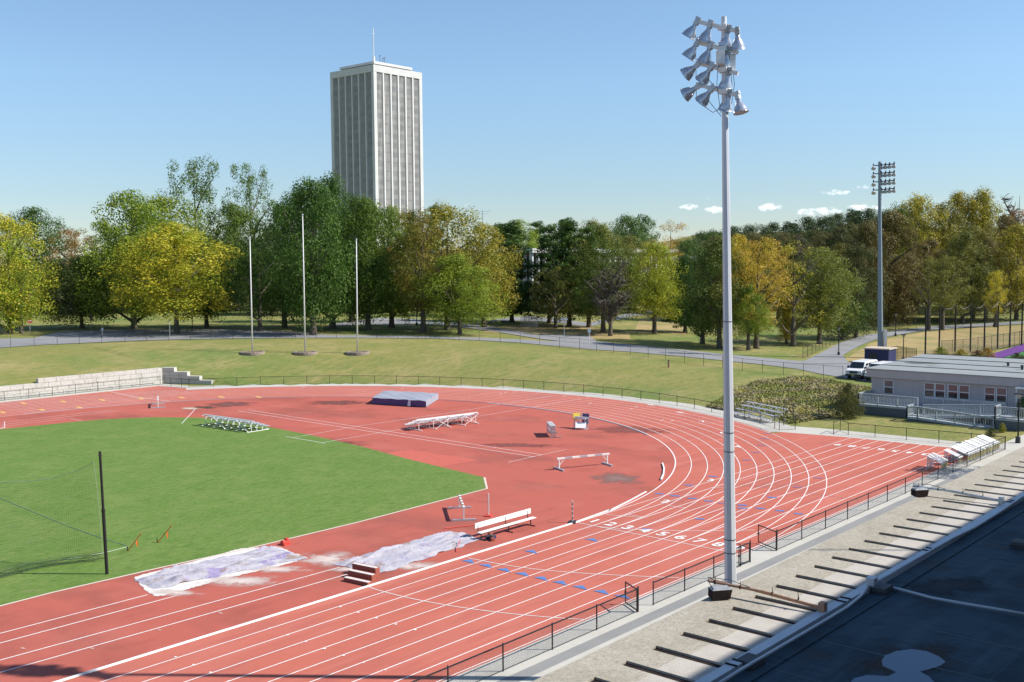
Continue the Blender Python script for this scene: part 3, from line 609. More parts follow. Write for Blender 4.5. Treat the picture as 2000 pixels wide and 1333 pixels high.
root = empty('ball_stop_netting', tuple(nf[0])); tag(root, 'tall black netting posts with sagging net behind the trailer', 'netting'); o0 = np.array(nf[0])
hh = [7.2]+[7.0]*7; b0 = MB(); b0.tube([(0, 0, -1), (0, 0, 7.0)], .13, 8); p0 = b0.build('pole', M['black'], root)
for q in nf[1:]:
    c = p0.copy(); COL.objects.link(c); c.parent = root; c.location = tuple(np.array(q)-o0)
b0 = MB()
for i in range(1, 7):
    a, b = np.array(nf[i])-o0, np.array(nf[i+1])-o0; pts = [a*(1-t)+b*t+[0, 0, 7.6-3.2*t*(1-t)] for t in np.linspace(0, 1, 9)]; b0.tube(pts, .035, 5)
    for j in range(18):
        t = j/18; b0.bar(a*(1-t)+b*t+[0, 0, 2.2], a*(1-t)+b*t+[0, 0, 7.5-3.2*t*(1-t)], .012)
b0.build('net', M['black'], root)
lf = [T(*p) for p in [(1838, 697), (1880, 694), (1930, 687), (1980, 678), (2010, 672)]]
fence('field_fence', pathpts(lf, 2.4), 2.4, 'grey mesh fence running up beside the purple turf', group='taller fences', sp=.20, wire=.018)

# ------------------------------------------------------------------ block wall
def blockwall(name, lab, runs, depth=.75, face=(0, -1)):
    """runs: list of (course, start, end); courses .53 m high, joints drawn as gaps between real blocks"""
    root = empty(name, (0, 0, 0)); tag(root, lab, 'wall'); bm_ = MB(); k = MB(); hb = .53
    for c, s, e, ax in runs:
        n = max(1, round((e-s)/1.5)); off = .5 if c % 2 else 0; cuts = np.unique(np.clip(np.r_[s, s+(np.arange(n)+off)*(e-s)/n, e], s, e))
        for a, b in zip(cuts[:-1], cuts[1:]):
            if b-a < .1: continue
            j = random.uniform(-.02, .02)
            if ax == 'x': bm_.box(a+.02, b-.02, 87.75+j+.06*c, 88.5, c*hb+.015, (c+1)*hb-.012)
            else: bm_.box(25.15+.06*c, 25.9, a+.02, b-.02, c*hb+.015, (c+1)*hb-.012, rot=.33, org=(25.3-.33*.0, 88.6))
        if ax == 'x': k.box(s+.05, e-.05, 87.86+.06*c, 88.45, c*hb, (c+1)*hb-.03)
    bm_.build('blocks', M['block'], root); k.build('core', M['joint'], root); return root
wr = [(0, -140, 25.1, 'x'), (1, -140, 25.1, 'x'), (2, -10, 25.1, 'x'), (3, 8.6, 25.1, 'x')]
wallr = blockwall('retaining_wall', 'pale concrete block retaining wall stepping up along the far straight', wr)
bz = MB()   # the wing: four courses stepping back and down towards the track
p0, p1 = np.array([25.15, 88.3]), np.array([28.6, 81.9]); dv = (p1-p0)/np.linalg.norm(p1-p0); Lw = np.linalg.norm(p1-p0)
ang = math.atan2(dv[1], dv[0])
for c, L in enumerate([Lw, Lw*.76, Lw*.52, Lw*.26]):
    n = max(1, round(L/1.3)); cuts = np.linspace(0, L, n+1)
    for a, b in zip(cuts[:-1], cuts[1:]): bz.box(a+.015, b-.015, -.05+.03*c, .75, c*.53+.01, (c+1)*.53-.012, rot=ang, org=tuple(p0))
bz.build('wing', M['block'], wallr)

# ------------------------------------------------------------------ flagpoles
def lean_top(base, px, py, h):
    """top of a pole that stands at base and is h tall, leaning as it does in the place"""
    b_ = np.array(base, float); ax_ = np.array([RT[0], RT[1], 0])/math.hypot(RT[0], RT[1]); t = np.array([0, 0, h], float)
    for _ in range(4):
        x, y, dd = P(b_+t); t = t+ax_*(px-x)*dd/F
    return t
for i, (bx, by, tx, ty, cr, lab) in enumerate([(493, 690, 488, 466, 20, 'left of the three white flagpoles on the grass bank'), (596, 690, 591, 422, 24, 'tallest, middle white flagpole on the grass bank'), (698, 690, 696, 470, 20, 'right of the three white flagpoles on the grass bank')]):
    b_ = T(bx, by); h = hgt(b_, ty); root = empty('flagpole', tuple(b_)); tag(root, lab, 'flagpole', 'flagpoles on the grass bank'); mp = mpp(b_)
    t = lean_top(b_, tx, ty, h); m_ = MB(); m_.tube([(0, 0, -.3), tuple(t*.55), tuple(t)], [.115, .095, .055], 10); m_.build('pole', M['white'], root, True)
    m_ = MB(); m_.tube([tuple(t), tuple(t+[0, 0, .1]), tuple(t+[0, 0, .2]), tuple(t+[0, 0, .27])], [.04, .12, .11, .02], 10); m_.build('finial', M['galv'], root, True)
    m_ = MB(); m_.tube([(.09, -.05, .6), (.08, -.04, h*.5), tuple(t*.97+[.06, -.04, 0])], .012, 4); m_.build('halyard', M['galv'], root)
    pl = empty('stone_planter', tuple(b_)); tag(pl, ['stone ring planter round the left flagpole', 'stone ring planter round the middle flagpole', 'stone ring planter round the right flagpole'][i], 'planter', 'stone planters on the grass bank')
    m_ = MB(); n = 20; rr = 1.75
    for c in range(2):
        for k in range(n):
            a0 = 2*math.pi*(k+.5*c)/n; a1 = a0+2*math.pi/n*.96
            vs = [(r0*math.cos(a), r0*math.sin(a), z) for z in (-.5+.36*c, -.16+.36*c) for r0, a in ((rr, a0), (rr, a1), (rr-.3, a1), (rr-.3, a0))]
            m_.add(vs, [(3, 2, 1, 0), (4, 5, 6, 7), (0, 1, 5, 4), (1, 2, 6, 5), (2, 3, 7, 6), (3, 0, 4, 7)])
    m_.build('stones', M['paver'], pl); m_ = MB(); m_.poly([(1.48*math.cos(a), 1.48*math.sin(a)) for a in np.linspace(0, 2*math.pi, 20, endpoint=False)], .14); m_.build('soil', M['soil'], pl)

# ------------------------------------------------------------------ light pole with floodlights
PB = G(1429, 1330)
def floodlight(big, yawd, tilt, parent, loc, sc=1.0, dark=False):
    """bowl floodlight; opens along local -z of the tilt frame. parent part > bowl, lens, ballast"""
    o = empty('floodlight', loc); o.parent = parent; o.rotation_euler = (0, rad(tilt), rad(yawd)); o.scale = (sc,)*3
    prof = [(.06, .00), (.10, -.03), (.115, -.12), (.17, -.22), (.25, -.36), (.30, -.50), (.325, -.60), (.34, -.605), (.34, -.63)]
    b = MB(); b.tube([(0, 0, z) for r, z in prof], [r for r, z in prof], 24, caps=False); b.build('bowl', M['galv'] if dark else M['reflector'], o, True)
    b = MB(); b.tube([(0, 0, -.60), (0, 0, -.61)], [.325, .325], 24); b.build('lens', M['lampglass'], o)
    b = MB(); b.box(-.1, .1, -.1, .1, -.02, .22); b.box(-.13, .13, -.08, .08, .20, .34); b.build('ballast', M['darkgrey'] if dark else M['galv'], o)
root = empty('stadium_light_pole', tuple(PB)); tag(root, 'tall pale steel light pole with fourteen bowl floodlights rising behind the canopy edge', 'light pole')
hp = 24.25; tt = lean_top(PB, 1414.5, 32, 24.6); hp = hgt(PB, 33); tt = lean_top(PB, 1414, 33, hp)
def onp(z): return tt*(z/hp)
bb = lean_top(PB, 1425, 1145, 3.0)
m_ = MB(); m_.tube([(0, 0, 0), tuple(onp(6)), tuple(onp(14)), tuple(onp(hp))], [.245, .215, .165, .10], 8); m_.build('pole', mat('pale_pole_paint', (.66, .67, .69), .45, (.60, .61, .64), .5, spec=.5), root)
m_ = MB()
for z in (4.9, 5.4, 8.7, 9.4, 13.5): m_ = MB(); m_.tube([tuple(onp(z)), tuple(onp(z+.025))], [.25-.0062*z+.004]*2, 16); m_.build('band', M['darkgrey'], root)
ax = np.array([RT[0], RT[1], 0]); ax /= np.linalg.norm(ax); sx, sy = ax[0], ax[1]
pole_d = P(PB+onp(22))[2]; s0 = pole_d/F   # metres per photo px at the heads
armz = []
for r, (yl, yr) in enumerate([(45, 68), (88, 108), (130, 148), (173, 190)]):
    zc = (float(PB[2])+CAM[2]) ; 
    za = hgt(PB, (yl+yr)/2)
    # cross arm slants in plan: left end nearer to the track
    c0 = onp(za); L_, R_ = 1.15, .62
    dirv = np.array([sx*.80-.6*fw[0], sy*.80-.6*fw[1], 0]); dirv /= np.linalg.norm(dirv)
    dirv = np.array([sx, sy, 0])*.86+np.array([-fw[0], -fw[1], 0])*(.5)  ; dirv /= np.linalg.norm(dirv)
    a = c0-dirv*1.08+[0, 0, .40]; b = c0+dirv*.50+[0, 0, -.14]
    m_ = MB(); m_.bar(tuple(a), tuple(b), .12, .14); m_.bar(tuple(c0+[0, 0, -.05]), tuple(c0+[0, 0, .12]), .34, .34); m_.build('cross_arm', M['white'], root)
    m_ = MB(); m_.tube([tuple(a*.7+b*.3), tuple(a*.72+b*.28+[0, 0, -.45]), tuple(a*.4+b*.6+[0, 0, -.9])], .012, 5); m_.tube([tuple(a), tuple(a+[0, 0, -.6]), tuple(a*.6+b*.4+[0, 0, -.85]), tuple(c0+[0, 0, -.5])], .012, 5); m_.build('cable', M['darkgrey'], root)
    ey = math.degrees(math.atan2(dirv[1], dirv[0]))
    tl = 62-r*5
    for f, yw, ti in ((0.0, ey+180, (34, 36, 56, 62)[r]), (.33, ey+170, (24, 26, 42, 46)[r]), (.76, ey+140, 22)) + (((1.0, ey-15, 14),) if r == 3 else ((1.0, ey+100, 12),) if r == 0 else ()):
        p = a*(1-f)+b*f-np.array([0, 0, .12])
        floodlight(1, yw, -ti if f < .9 else -ti, root, tuple(p), .82)
m_ = MB(); q = onp(hp-1.45); m_.box(-.15, .15, -.13, .13, -.26, .22, rot=rad(41), org=(q[0]-.18*sx-.2*fw[0], q[1]-.18*sy-.2*fw[1])); 
m_.v = [(x, y, z+hp-1.45) for x, y, z in m_.v]; k = MB(); k.box(-.11, .11, -.11, .11, -.42, .22, rot=rad(41), org=(q[0]+.27*sx, q[1]+.27*sy)); k.v = [(x, y, z+hp-1.55) for x, y, z in k.v]
m_.build('junction_box', M['white'], root); k.build('junction_box', M['white'], root)
m_ = MB(); 
for dx in (.20, .27, -.22): m_.tube([tuple(onp(hp-1.6)+[dx*sx, dx*sy, 0]), tuple(onp(hp-2.4)+[dx*1.3*sx, dx*1.3*sy, 0]), tuple(onp(hp-3.4)+[dx*.7*sx, dx*.7*sy, 0])], .011, 5)
m_.build('cable', M['darkgrey'], root)

# distant light pole
b2 = T(1719.5, 700); h2 = hgt(b2, 316); root = empty('stadium_light_pole', tuple(b2)); tag(root, 'distant blue-grey light pole rising behind the white vans', 'light pole'); t2 = lean_top(b2, 1718, 316, h2)
m_ = MB(); m_.tube([(0, 0, 0), tuple(t2*.5), tuple(t2)], [.42, .32, .20], 10); m_.build('pole', mat('blue_grey_steel', (.22, .27, .31), .55), root)
m_ = MB(); m_.box(.35, .75, -.55, -.1, 1, 4.2, rot=YAW-1.57); m_.build('cabinet', M['white'], root)
for r in range(4):
    z = h2-.6-r*1.15*(h2/28); c0 = t2*(z/h2); a, b = c0-np.array([sx, sy, 0])*.9, c0+np.array([sx, sy, 0])*2.1+np.array([0, 0, .25])
    m_ = MB(); m_.bar(tuple(a), tuple(b), .14); m_.build('cross_arm', M['darkgrey'], root)
    for f in (0, .38, .58, .78, 1): floodlight(0, 25, -50 if f > .2 else 40, root, tuple(a*(1-f)+b*f), .95, True)

# ------------------------------------------------------------------ near building: canopy, lower roof, tall block behind the camera
CZ = 4.5
bld = empty('gym_building', (0, -20.85, 0)); tag(bld, 'flat roofed gym building with slotted concrete eave and dark shaded roof', 'building')
oy = -20.85
def wy(y): return y-oy
m_ = MB(); sl_ = [-26.58+1.535*k for k in range(-14, 44)]
xw = -140.0
def drift(x): return .0115*(x+27)            # the eave is not quite parallel to the track
def cq(x0, x1, y0, y1, z=CZ, mm=0, t=.30):
    vs = [(x, wy(y)+drift(x), zz) for zz in (z-t, z) for x, y in ((x0, y0), (x1, y0), (x1, y1), (x0, y1))]
    m_.add(vs, [(3, 2, 1, 0), (4, 5, 6, 7), (0, 1, 5, 4), (1, 2, 6, 5), (2, 3, 7, 6), (3, 0, 4, 7)], mm)
cq(-140, 62, -22.0, -20.88)
for k in range(len(sl_)-1):
    cq(sl_[k]+.36, sl_[k+1], -23.1-.12*math.sin(k*1.7), -22.0)
    cq(sl_[k]+.36, sl_[k+1], -24.55, -23.1-.12*math.sin(k*1.7), CZ-.001, 1)
cq(-140, sl_[0], -24.55, -22.0)
eave = m_.build('slotted_eave', [M['gravelconc'], M['smoothconc']], bld)
m_ = MB(); m_.add([(x, wy(y)+drift(x), z) for z in (CZ-.5, CZ-.07) for x, y in ((-140, -24.5), (62, -24.5), (62, -21.9), (-140, -21.9))], [(3, 2, 1, 0), (4, 5, 6, 7), (0, 1, 5, 4), (1, 2, 6, 5), (2, 3, 7, 6), (3, 0, 4, 7)]); m_.build('painted_slot_shade', M['slot'], bld)  # near-black slab stands in for the shade inside the open slots
m_ = MB(); m_.box(-140, 62, wy(-60), wy(-25.0), -.2, CZ-.1); m_.build('lower_roof', M['membrane'], bld)
def long_box(y0, y1, z0, z1, name, mm):
    b = MB(); d0, d1 = .6*drift(-140), .6*drift(62)
    b.add([(x, wy(y)+d, z) for z in (z0, z1) for x, y, d in ((-140, y0, d0), (62, y0, d1), (62, y1, d1), (-140, y1, d0))], [(3, 2, 1, 0), (4, 5, 6, 7), (0, 1, 5, 4), (1, 2, 6, 5), (2, 3, 7, 6), (3, 0, 4, 7)]); return b.build(name, mm, bld)
long_box(-24.72, -24.40, CZ-.35, CZ+.10, 'coping', M['coping'])
for x in (-24.9, -17.7, -9.8, .8): 
    m_ = MB(); dd_ = .6*drift(x); m_.box(x, x+.07, wy(-24.74)+dd_, wy(-24.38)+dd_, CZ+.1, CZ+.13); m_.box(x+.40, x+.47, wy(-24.74)+dd_, wy(-24.38)+dd_, CZ+.1, CZ+.13); m_.build('coping_strap', M['slot'], bld)
long_box(-25.35, -24.71, CZ-.6, CZ-.06, 'flashing', M['membrane'])
m_ = MB(); m_.box(-160, 170, wy(-75), wy(-40.4), -.2, 22.7); m_.box(-160, 170, wy(-40.4), wy(-40.1), 21.9, 22.7)
m_.build('tall_wall', M['gravelconc'], bld)
for k in range(30):
    x = -150+k*10
    w_ = MB(); w_.box(x, x+3.2, wy(-40.42), wy(-40.34), 12.5, 20.5); w_.build('window', M['glass'], bld) if x > -20 or x < -80 else None
# conduits and roof bits in the shade
def roofpt(px, py, z): 
    return G(px, py, z)
def conduit(lab, pts, z, r=.045, mname='coping', n=8):
    q = [np.array(roofpt(a, b, z)) for a, b in pts]; o = q[0]; m_ = MB(); m_.tube([tuple(p-o) for p in q], r, n); ob = m_.build('conduit', M[mname], loc=tuple(o), smooth=True); tag(ob, lab, 'conduit', 'white conduits on the shaded roof'); return ob
conduit('white conduit pipe following the roof edge, lower run up to the junction box', [(1398, 1340), (1448, 1308), (1510, 1272), (1604, 1217), (1655, 1186), (1680, 1166), (1696, 1146)], CZ+.12, .05)
conduit('white conduit pipe following the roof edge beyond the junction box', [(1710, 1138), (1735, 1124), (1756, 1111), (1800, 1086), (1860, 1052), (1905, 1030), (1950, 1002), (2010, 962)], CZ+.12, .05)
conduit('curved white conduit crossing the dark roof to the right', [(1722, 1144), (1760, 1152), (1820, 1168), (1880, 1179), (1940, 1189), (2010, 1201)], CZ+.02, .05)
def solid(name, lab, cat, loc, dims, m, rz=0, group=None):
    m_ = MB(); dx, dy, dz = dims; m_.box(-dx/2, dx/2, -dy/2, dy/2, 0, dz); o = m_.build(name, m, loc=tuple(loc)); o.rotation_euler = (0, 0, rz); tag(o, lab, cat, group); return o
q = roofpt(1703, 1137, CZ+.25); root = empty('junction_box', tuple(q)); tag(root, 'pale blue-white junction box where the roof conduits meet', 'junction box')
m_ = MB(); m_.box(-.16, .16, -.13, .13, -.12, .14); m_.build('body', M['coping'], root); m_ = MB(); m_.box(-.18, .18, -.15, .15, .14, .165); m_.build('lid', M['coping'], root)
for px, py, lab in [(1722, 1158, 'dark paver block under the roof junction box'), (1465, 1302, 'dark paver block beneath the conduit at the bottom edge'), (1992, 1068, 'dark paver block at the right edge of the shaded roof')]:
    q = roofpt(px, py, CZ-.1); root = empty('paver_stack', tuple(q)); tag(root, lab, 'paver block', 'paver blocks on the shaded roof')
    m_ = MB(); m_.box(-.38, .38, -.28, .28, .0, .11); m_.build('lower_slab', M['darkgrey'], root); m_ = MB(); m_.box(-.33, .35, -.25, .26, .115, .24); m_.build('upper_slab', mat('paver_grey', (.10, .105, .11), .9), root)
seam = MB()
for x in range(-60, 60, 3): seam.box(x, x+.10, wy(-59), wy(-25.4), CZ-.1, CZ-.095)
seam.build('roof_seams', mat('seam', (.036, .066, .088), .7), bld)
m_ = MB(); c = roofpt(1782, 1287, CZ-.095)
pts = [(1722, 1291), (1728, 1281), (1750, 1272), (1780, 1268), (1810, 1272), (1835, 1283), (1847, 1293), (1838, 1300), (1812, 1308), (1797, 1312), (1815, 1322), (1830, 1338), (1650, 1345), (1668, 1325), (1692, 1319), (1735, 1321), (1750, 1313), (1724, 1301)]
A_ = [roofpt(a, b, CZ-.092)-c for a, b in pts]; m_.add([tuple(p) for p in A_], [tuple(range(len(A_)))][::-1]); m_.add([tuple(p) for p in A_], [tuple(range(len(A_)))[::-1]]) if False else None
o = m_.build('roof_puddle', M['water'], loc=tuple(c)); tag(o, 'shallow rain puddle on the dark roof in the bottom right', 'puddle', kind='structure')
stain('puddle_rim', 'brown silt stain around the puddle on the dark roof', 'stain', 1780, 1295, 125, 52, (.05, .035, .025), 1.6, CZ-.0955)
stain('roof_stain_patch', 'dark damp stain on the shaded roof', 'stain', 1850, 1145, 130, 26, (.012, .02, .03), 1.6, CZ-.0950)
# eave floodlights on pipe arms
def eave_light(pa, pb, pl, lab, mname):
    """pa: wall end of the pipe, pb: tip over the edge, pl: lamp centre (photo px)"""
    A_, B_, L_ = [np.array(roofpt(*p, CZ+.35)) for p in (pa, pb, pl)]; root = empty('eave_floodlight', tuple(A_)); tag(root, lab, 'floodlight', 'floodlights on the canopy edge')
    m_ = MB(); m_.tube([(0, 0, -.15), tuple((B_-A_)*.5), tuple(B_-A_)], .05, 8); m_.tube([(0, 0, -.2), tuple(B_-A_+[.08, -.05, .06])], .022, 6); m_.build('arm', M[mname], root)
    m_ = MB(); m_.box(-.12, .12, -.10, .10, -.30, .04); m_.build('mounting_box', M[mname], root)
    m_ = MB()
    for f in (.2, .42, .7, .93): p = (B_-A_)*f; m_.tube([tuple(p*1.0), tuple(p*1.012)], .07, 8); m_.bar(tuple(p+[0, 0, .05]), tuple(p+[.05, .05, .2]), .015)
    m_.build('clamp', M['slot'], root); v = L_-A_
    m_ = MB(); w, dd = .35, .20
    vs = [(-w, -dd, 0), (w, -dd, 0), (w, dd, 0), (-w, dd, 0), (-w*.8, -dd*.7, .06), (w*.8, -dd*.7, .06), (w*.8, dd*.7, .06), (-w*.8, dd*.7, .06)]
    lo = [(-w*1.02, -dd*1.05, -.32), (w*.75, -dd*1.05, -.32), (w*.75, dd, -.28), (-w*1.02, dd, -.28)]
    R_m = Matrix.Rotation(rad(-38), 3, 'Z'); vs = [tuple(R_m@Vector(p)+Vector(v)) for p in vs]; lo = [tuple(R_m@Vector(p)+Vector(v)) for p in lo]
    m_.add(vs, [(4, 5, 6, 7), (0, 1, 5, 4), (1, 2, 6, 5), (2, 3, 7, 6), (3, 0, 4, 7)]); m_.build('lamp_top', mat('weathered_grey', (.22, .24, .26), .6, (.32, .33, .34), 6), root)
    m_ = MB(); m_.add(vs[:4]+lo, [(3, 2, 1, 0), (4, 5, 6, 7), (0, 1, 5, 4), (1, 2, 6, 5), (2, 3, 7, 6), (3, 0, 4, 7)][1:]); m_.build('lamp_housing', M['slot'], root)
    m_ = MB(); q = B_-A_; m_.tube([tuple(v+[-.45, 0, .1]), tuple(v+[-.55, .1, .3]), tuple(q+[0, 0, .12]), tuple(q*.8+[0, 0, .18]), tuple(q*.62+[0, 0, .06])], .013, 5); m_.build('cable', M['darkgrey'], root)
eave_light((1607, 1179), (1383, 1135), (1407, 1150), 'floodlight on a copper pipe arm beside the tall light pole', 'copper')
eave_light((1956, 972), (1783, 950), (1797, 956), 'smaller looking floodlight on a grey pipe arm further along the canopy edge', 'galv')
m_ = MB(); m_.tube([(0, 0, 0), (0, 0, 4.7)], .06, 8); m_.tube([(0, 0, 4.7), (0, 0, 4.85)], [.06, .01], 8)
o = m_.build('mast', M['galv'], bld, loc=(3.9, wy(-41.0), 22.6))
m_ = MB(); m_.tube([(-.3, 0, 4.1), (.3, 0, 4.1)], .03, 6); m_.build('mast_arm', M['galv'], o)

# ------------------------------------------------------------------ tower
TX, TY, TS, TZ = 220.1, 263.6, 24.9, 88.4
tw = empty('office_tower', (TX, TY, 4)); tag(tw, 'tall cream concrete tower block with close vertical fins and an antenna', 'tower block')
m_ = MB(); m_.box(.5, TS-.5, .5, TS-.5, -3, 82.3); m_.build('glazing', mat('tower_glass', (.022, .028, .038), .6, spec=.1), tw)
m_ = MB(); m_.box(0, TS, 0, TS, 81.9, 84.4); m_.build('parapet', M['tower'], tw)
m_ = MB(); m_.box(3.2, TS-3.2, 3.2, TS-3.2, 84.4, 85.4); m_.build('penthouse', M['spandrel'], tw); m_ = MB(); m_.box(2.6, TS-2.6, 2.6, TS-2.6, 85.4, 86.3); m_.build('penthouse_roof', M['tower'], tw)
m_ = MB(); nb = 6; cw = 1.5; pw = .75; bw = (TS-2*cw-(nb-1)*pw)/nb
sp = MB()
def face(put):
    for s in range(2): pass
    x = 0.0; put(m_, 0, cw, 0, .75, -3, 81.95)
    x = cw
    for b in range(nb):
        nf_ = 5; gap = bw/nf_
        for k in range(nf_+1 if False else nf_):
            put(m_, x+gap*(k+.34), x+gap*(k+.66), .36, .56, -3, 81.95)
        for fl in range(24):
            if b in (1, 4): put(sp, x, x+bw, .46, .55, -3+fl*3.5, -3+fl*3.5+(2.9 if fl < 22 else 1.2))
            else: put(sp, x, x+bw, .46, .55, -3+fl*3.5, -3+fl*3.5+1.45)
        x += bw
        if b < nb-1: put(m_, x, x+pw, 0, .6, -3, 81.95); x += pw
    put(m_, x, TS, 0, .75, -3, 81.95)
face(lambda q, a, b, c, d, e, f: q.box(a+.0, b, c, d, e, f)); sp.build('spandrels', M['spandrel'], tw); sp = MB()                       # south side, in the sun
def west(q, a, b, c, d, e, f):
    if a == 0: a = .76
    q.box(c, d, a, b, e, f)
face(west)
m_.box(TS-.6, TS, .8, TS, -3, 81.85); m_.box(.8, TS-.7, TS-.6, TS, -3, 81.85)
m_.build('fins', M['tower'], tw); sp.build('spandrels', M['spandrel'], tw)
m_ = MB(); m_.tube([(6.5, 7, 86.8), (6.5, 7, 89)], .45, 8); m_.tube([(6.5, 7, 89), (6.5, 7, 99.5)], .14, 6); m_.bar((6.1, 7, 97.5), (6.9, 7, 97.5), .12); m_.build('antenna', M['white'], tw)
m_ = MB()
for x, h in ((10.5, 3.2), (12, 2.3), (12.9, 2.8)): m_.tube([(x, 8, 86.8), (x, 8, 86.8+h)], .08, 5); m_.tube([(x-.5, 8, 86.6+h), (x+.5, 8, 86.9+h)], .1, 5)
m_.build('roof_aerial', M['darkgrey'], tw)
# low campus building behind the pines
def campus(px, py, wx, wyy, hh, lab, nfl=4):
    q = T(px, py); root = empty('campus_building', tuple(q)); tag(root, lab, 'building', 'low campus buildings behind the trees')
    m_ = MB(); m_.box(1, wx-1, 1, wyy-1, -2, hh-1.0); m_.build('wall', M['stonebrown'], root)
    m_ = MB(); m_.box(-.8, wx+.8, -.8, wyy+.8, hh-1.0, hh); m_.build('roof', M['tower'], root)
    m_ = MB()
    for k in range(int(wx/2.4)): m_.box(k*2.4, k*2.4+.5, 0, .9, -2, hh-1.0)
    for k in range(1, int(wyy/2.4)): m_.box(0, .9, k*2.4, k*2.4+.5, -2, hh-1.0)
    m_.build('columns', M['tower'], root)
    w_ = MB()
    for f in range(nfl):
        z = .8+f*(hh-1.5)/nfl; w_.box(1.5, wx-1.5, .93, .98, z, z+1.9); w_.box(.93, .98, 1.5, wyy-1.5, z, z+1.9)
    w_.build('windows', M['glass'], root); return root
campus(1040, 606, 62, 34, 14.6, 'low white roofed campus building half hidden behind the dark pines')
campus(700, 606, 46, 26, 9.0, 'low brown campus building glimpsed behind the green trees left of centre', 2)
campus(1278, 590, 90, 30, 12.5, 'far white roofed campus building showing above the yellow tree', 3)
q = T(943, 600); q = CAM+ray(943, 440)*300; root = empty('aerial_mast', (q[0], q[1], 4)); tag(root, 'thin lattice aerial mast poking above the treetops', 'mast')
zt = CAM[2]+(ray(943, 411)*300)[2]-4; m_ = MB(); m_.tube([(0, 0, 0), (0, 0, zt)], .13, 5); m_.build('mast', M['galv'], root)
m_ = MB(); m_.bar((-2.2*sx, -2.2*sy, zt-.6), (2.2*sx, 2.2*sy, zt-.2), .07); m_.bar((-1.2*sx, -1.2*sy, zt-1.2), (1.6*sx, 1.6*sy, zt-.9), .06); m_.build('aerial', M['galv'], root)

# ------------------------------------------------------------------ trailer classroom with deck and ramp
tr = empty('trailer_building', (57.5, 5.7, 0)); tag(tr, 'long grey pink clad trailer building with a flat grey roof', 'trailer building')
def ly(y): return y-5.7
m_ = MB(); m_.box(0, 15.5, ly(-26), 0, .3, 3.55); m_.build('wall', M['siding'], tr)
m_ = MB(); m_.box(-.34, 15.9, ly(-26), .42, 3.50, 4.34); m_.build('fascia', M['siding'], tr)
m_ = MB(); x0, x1 = -.42, 15.98; secs = np.linspace(x0, x1, 5)
for k in range(4):
    a, b = secs[k]+.0, secs[k+1]-.10; za, zb_ = 4.36+.10*k*(1 if k < 3 else 1), 4.40+.10*k
    m_.add([(a, ly(-26), za), (b, ly(-26), zb_), (b, .5, zb_), (a, .5, za)], [(0, 1, 2, 3)]); m_.add([(b, ly(-26), zb_), (b+.10, ly(-26), zb_-.06), (b+.10, .5, zb_-.06), (b, .5, zb_)], [(0, 1, 2, 3)], 1); m_.add([(b+.10, ly(-26), zb_-.06), (b+.101, ly(-26), 4.36+.10*(k+1)), (b+.101, .5, 4.36+.10*(k+1)), (b+.10, .5, zb_-.06)], [(0, 1, 2, 3)], 1)
m_.box(x0, x1, .46, .52, 4.32, 4.40, 0); m_.box(x0-.03, x0, ly(-26), .5, 4.31, 4.375, 0)
m_.build('roof', [M['roofing'], M['darkgrey']], tr)
m_ = MB()
for x, y in ((8.5, -5.2), (6.2, -7.2)): m_.tube([(x, ly(y), 4.5), (x, ly(y), 4.85)], .12, 8); m_.tube([(x, ly(y), 4.85), (x, ly(y), 4.95)], [.2, .16], 8)
m_.build('roof_vent', M['darkgrey'], tr)
m_ = MB(); m_.poly(blob(7.5, ly(3.0), 1.3, 1.8, .2), 4.50); m_.poly(blob(5.2, ly(1.0), .5, .8, .2), 4.475)
m_.build('roof_stain', mat('roof_damp', (.10, .10, .08), .6), tr)
m_ = MB()
for k in range(0, 130): m_.box(-.012, 0, ly(5.7)-.2-.24*k-.012, ly(5.7)-.2-.24*k+.012, .3, 3.5)
m_.build('siding_grooves', mat('groove', (.30, .285, .295), .8), tr)
wins = [(4.30, 3.42), (.16, -.74), (-.91, -1.77), (-2.16, -3.03), (-3.24, -4.11), (-5.66, -6.50), (-6.75, -7.58), (-10.5, -11.4), (-12, -12.9)]
for a, b in wins:
    f = MB(); f.box(-.06, .01, ly(a)-.0, ly(a)+.07, 1.78, 3.27); f.box(-.06, .01, ly(b)-.07, ly(b), 1.78, 3.27); f.box(-.06, .01, ly(b), ly(a), 3.2, 3.27); f.box(-.07, .01, ly(b), ly(a), 1.78, 1.85); f.box(-.055, .01, ly(b), ly(a), 2.50, 2.58)
    w_ = f.build('window', M['trim'], tr); g = MB(); g.box(-.02, -.01, ly(b), ly(a), 1.85, 2.5); g.build('pane', M['glass'], w_); g = MB(); g.box(-.02, -.01, ly(b), ly(a), 2.58, 3.2); g.build('pane', mat('sash_glass', (.16, .13, .13), .12, spec=.8) if a == wins[0][0] else bpy.data.materials['sash_glass'], w_)
m_ = MB(); m_.box(-1.2, 0, ly(-10.6), ly(-8.7), 3.38, 3.5); m_.bar((-1.1, ly(-8.8), 1.05), (-1.1, ly(-8.8), 3.4), .1); m_.build('porch_roof', M['trim'], tr)
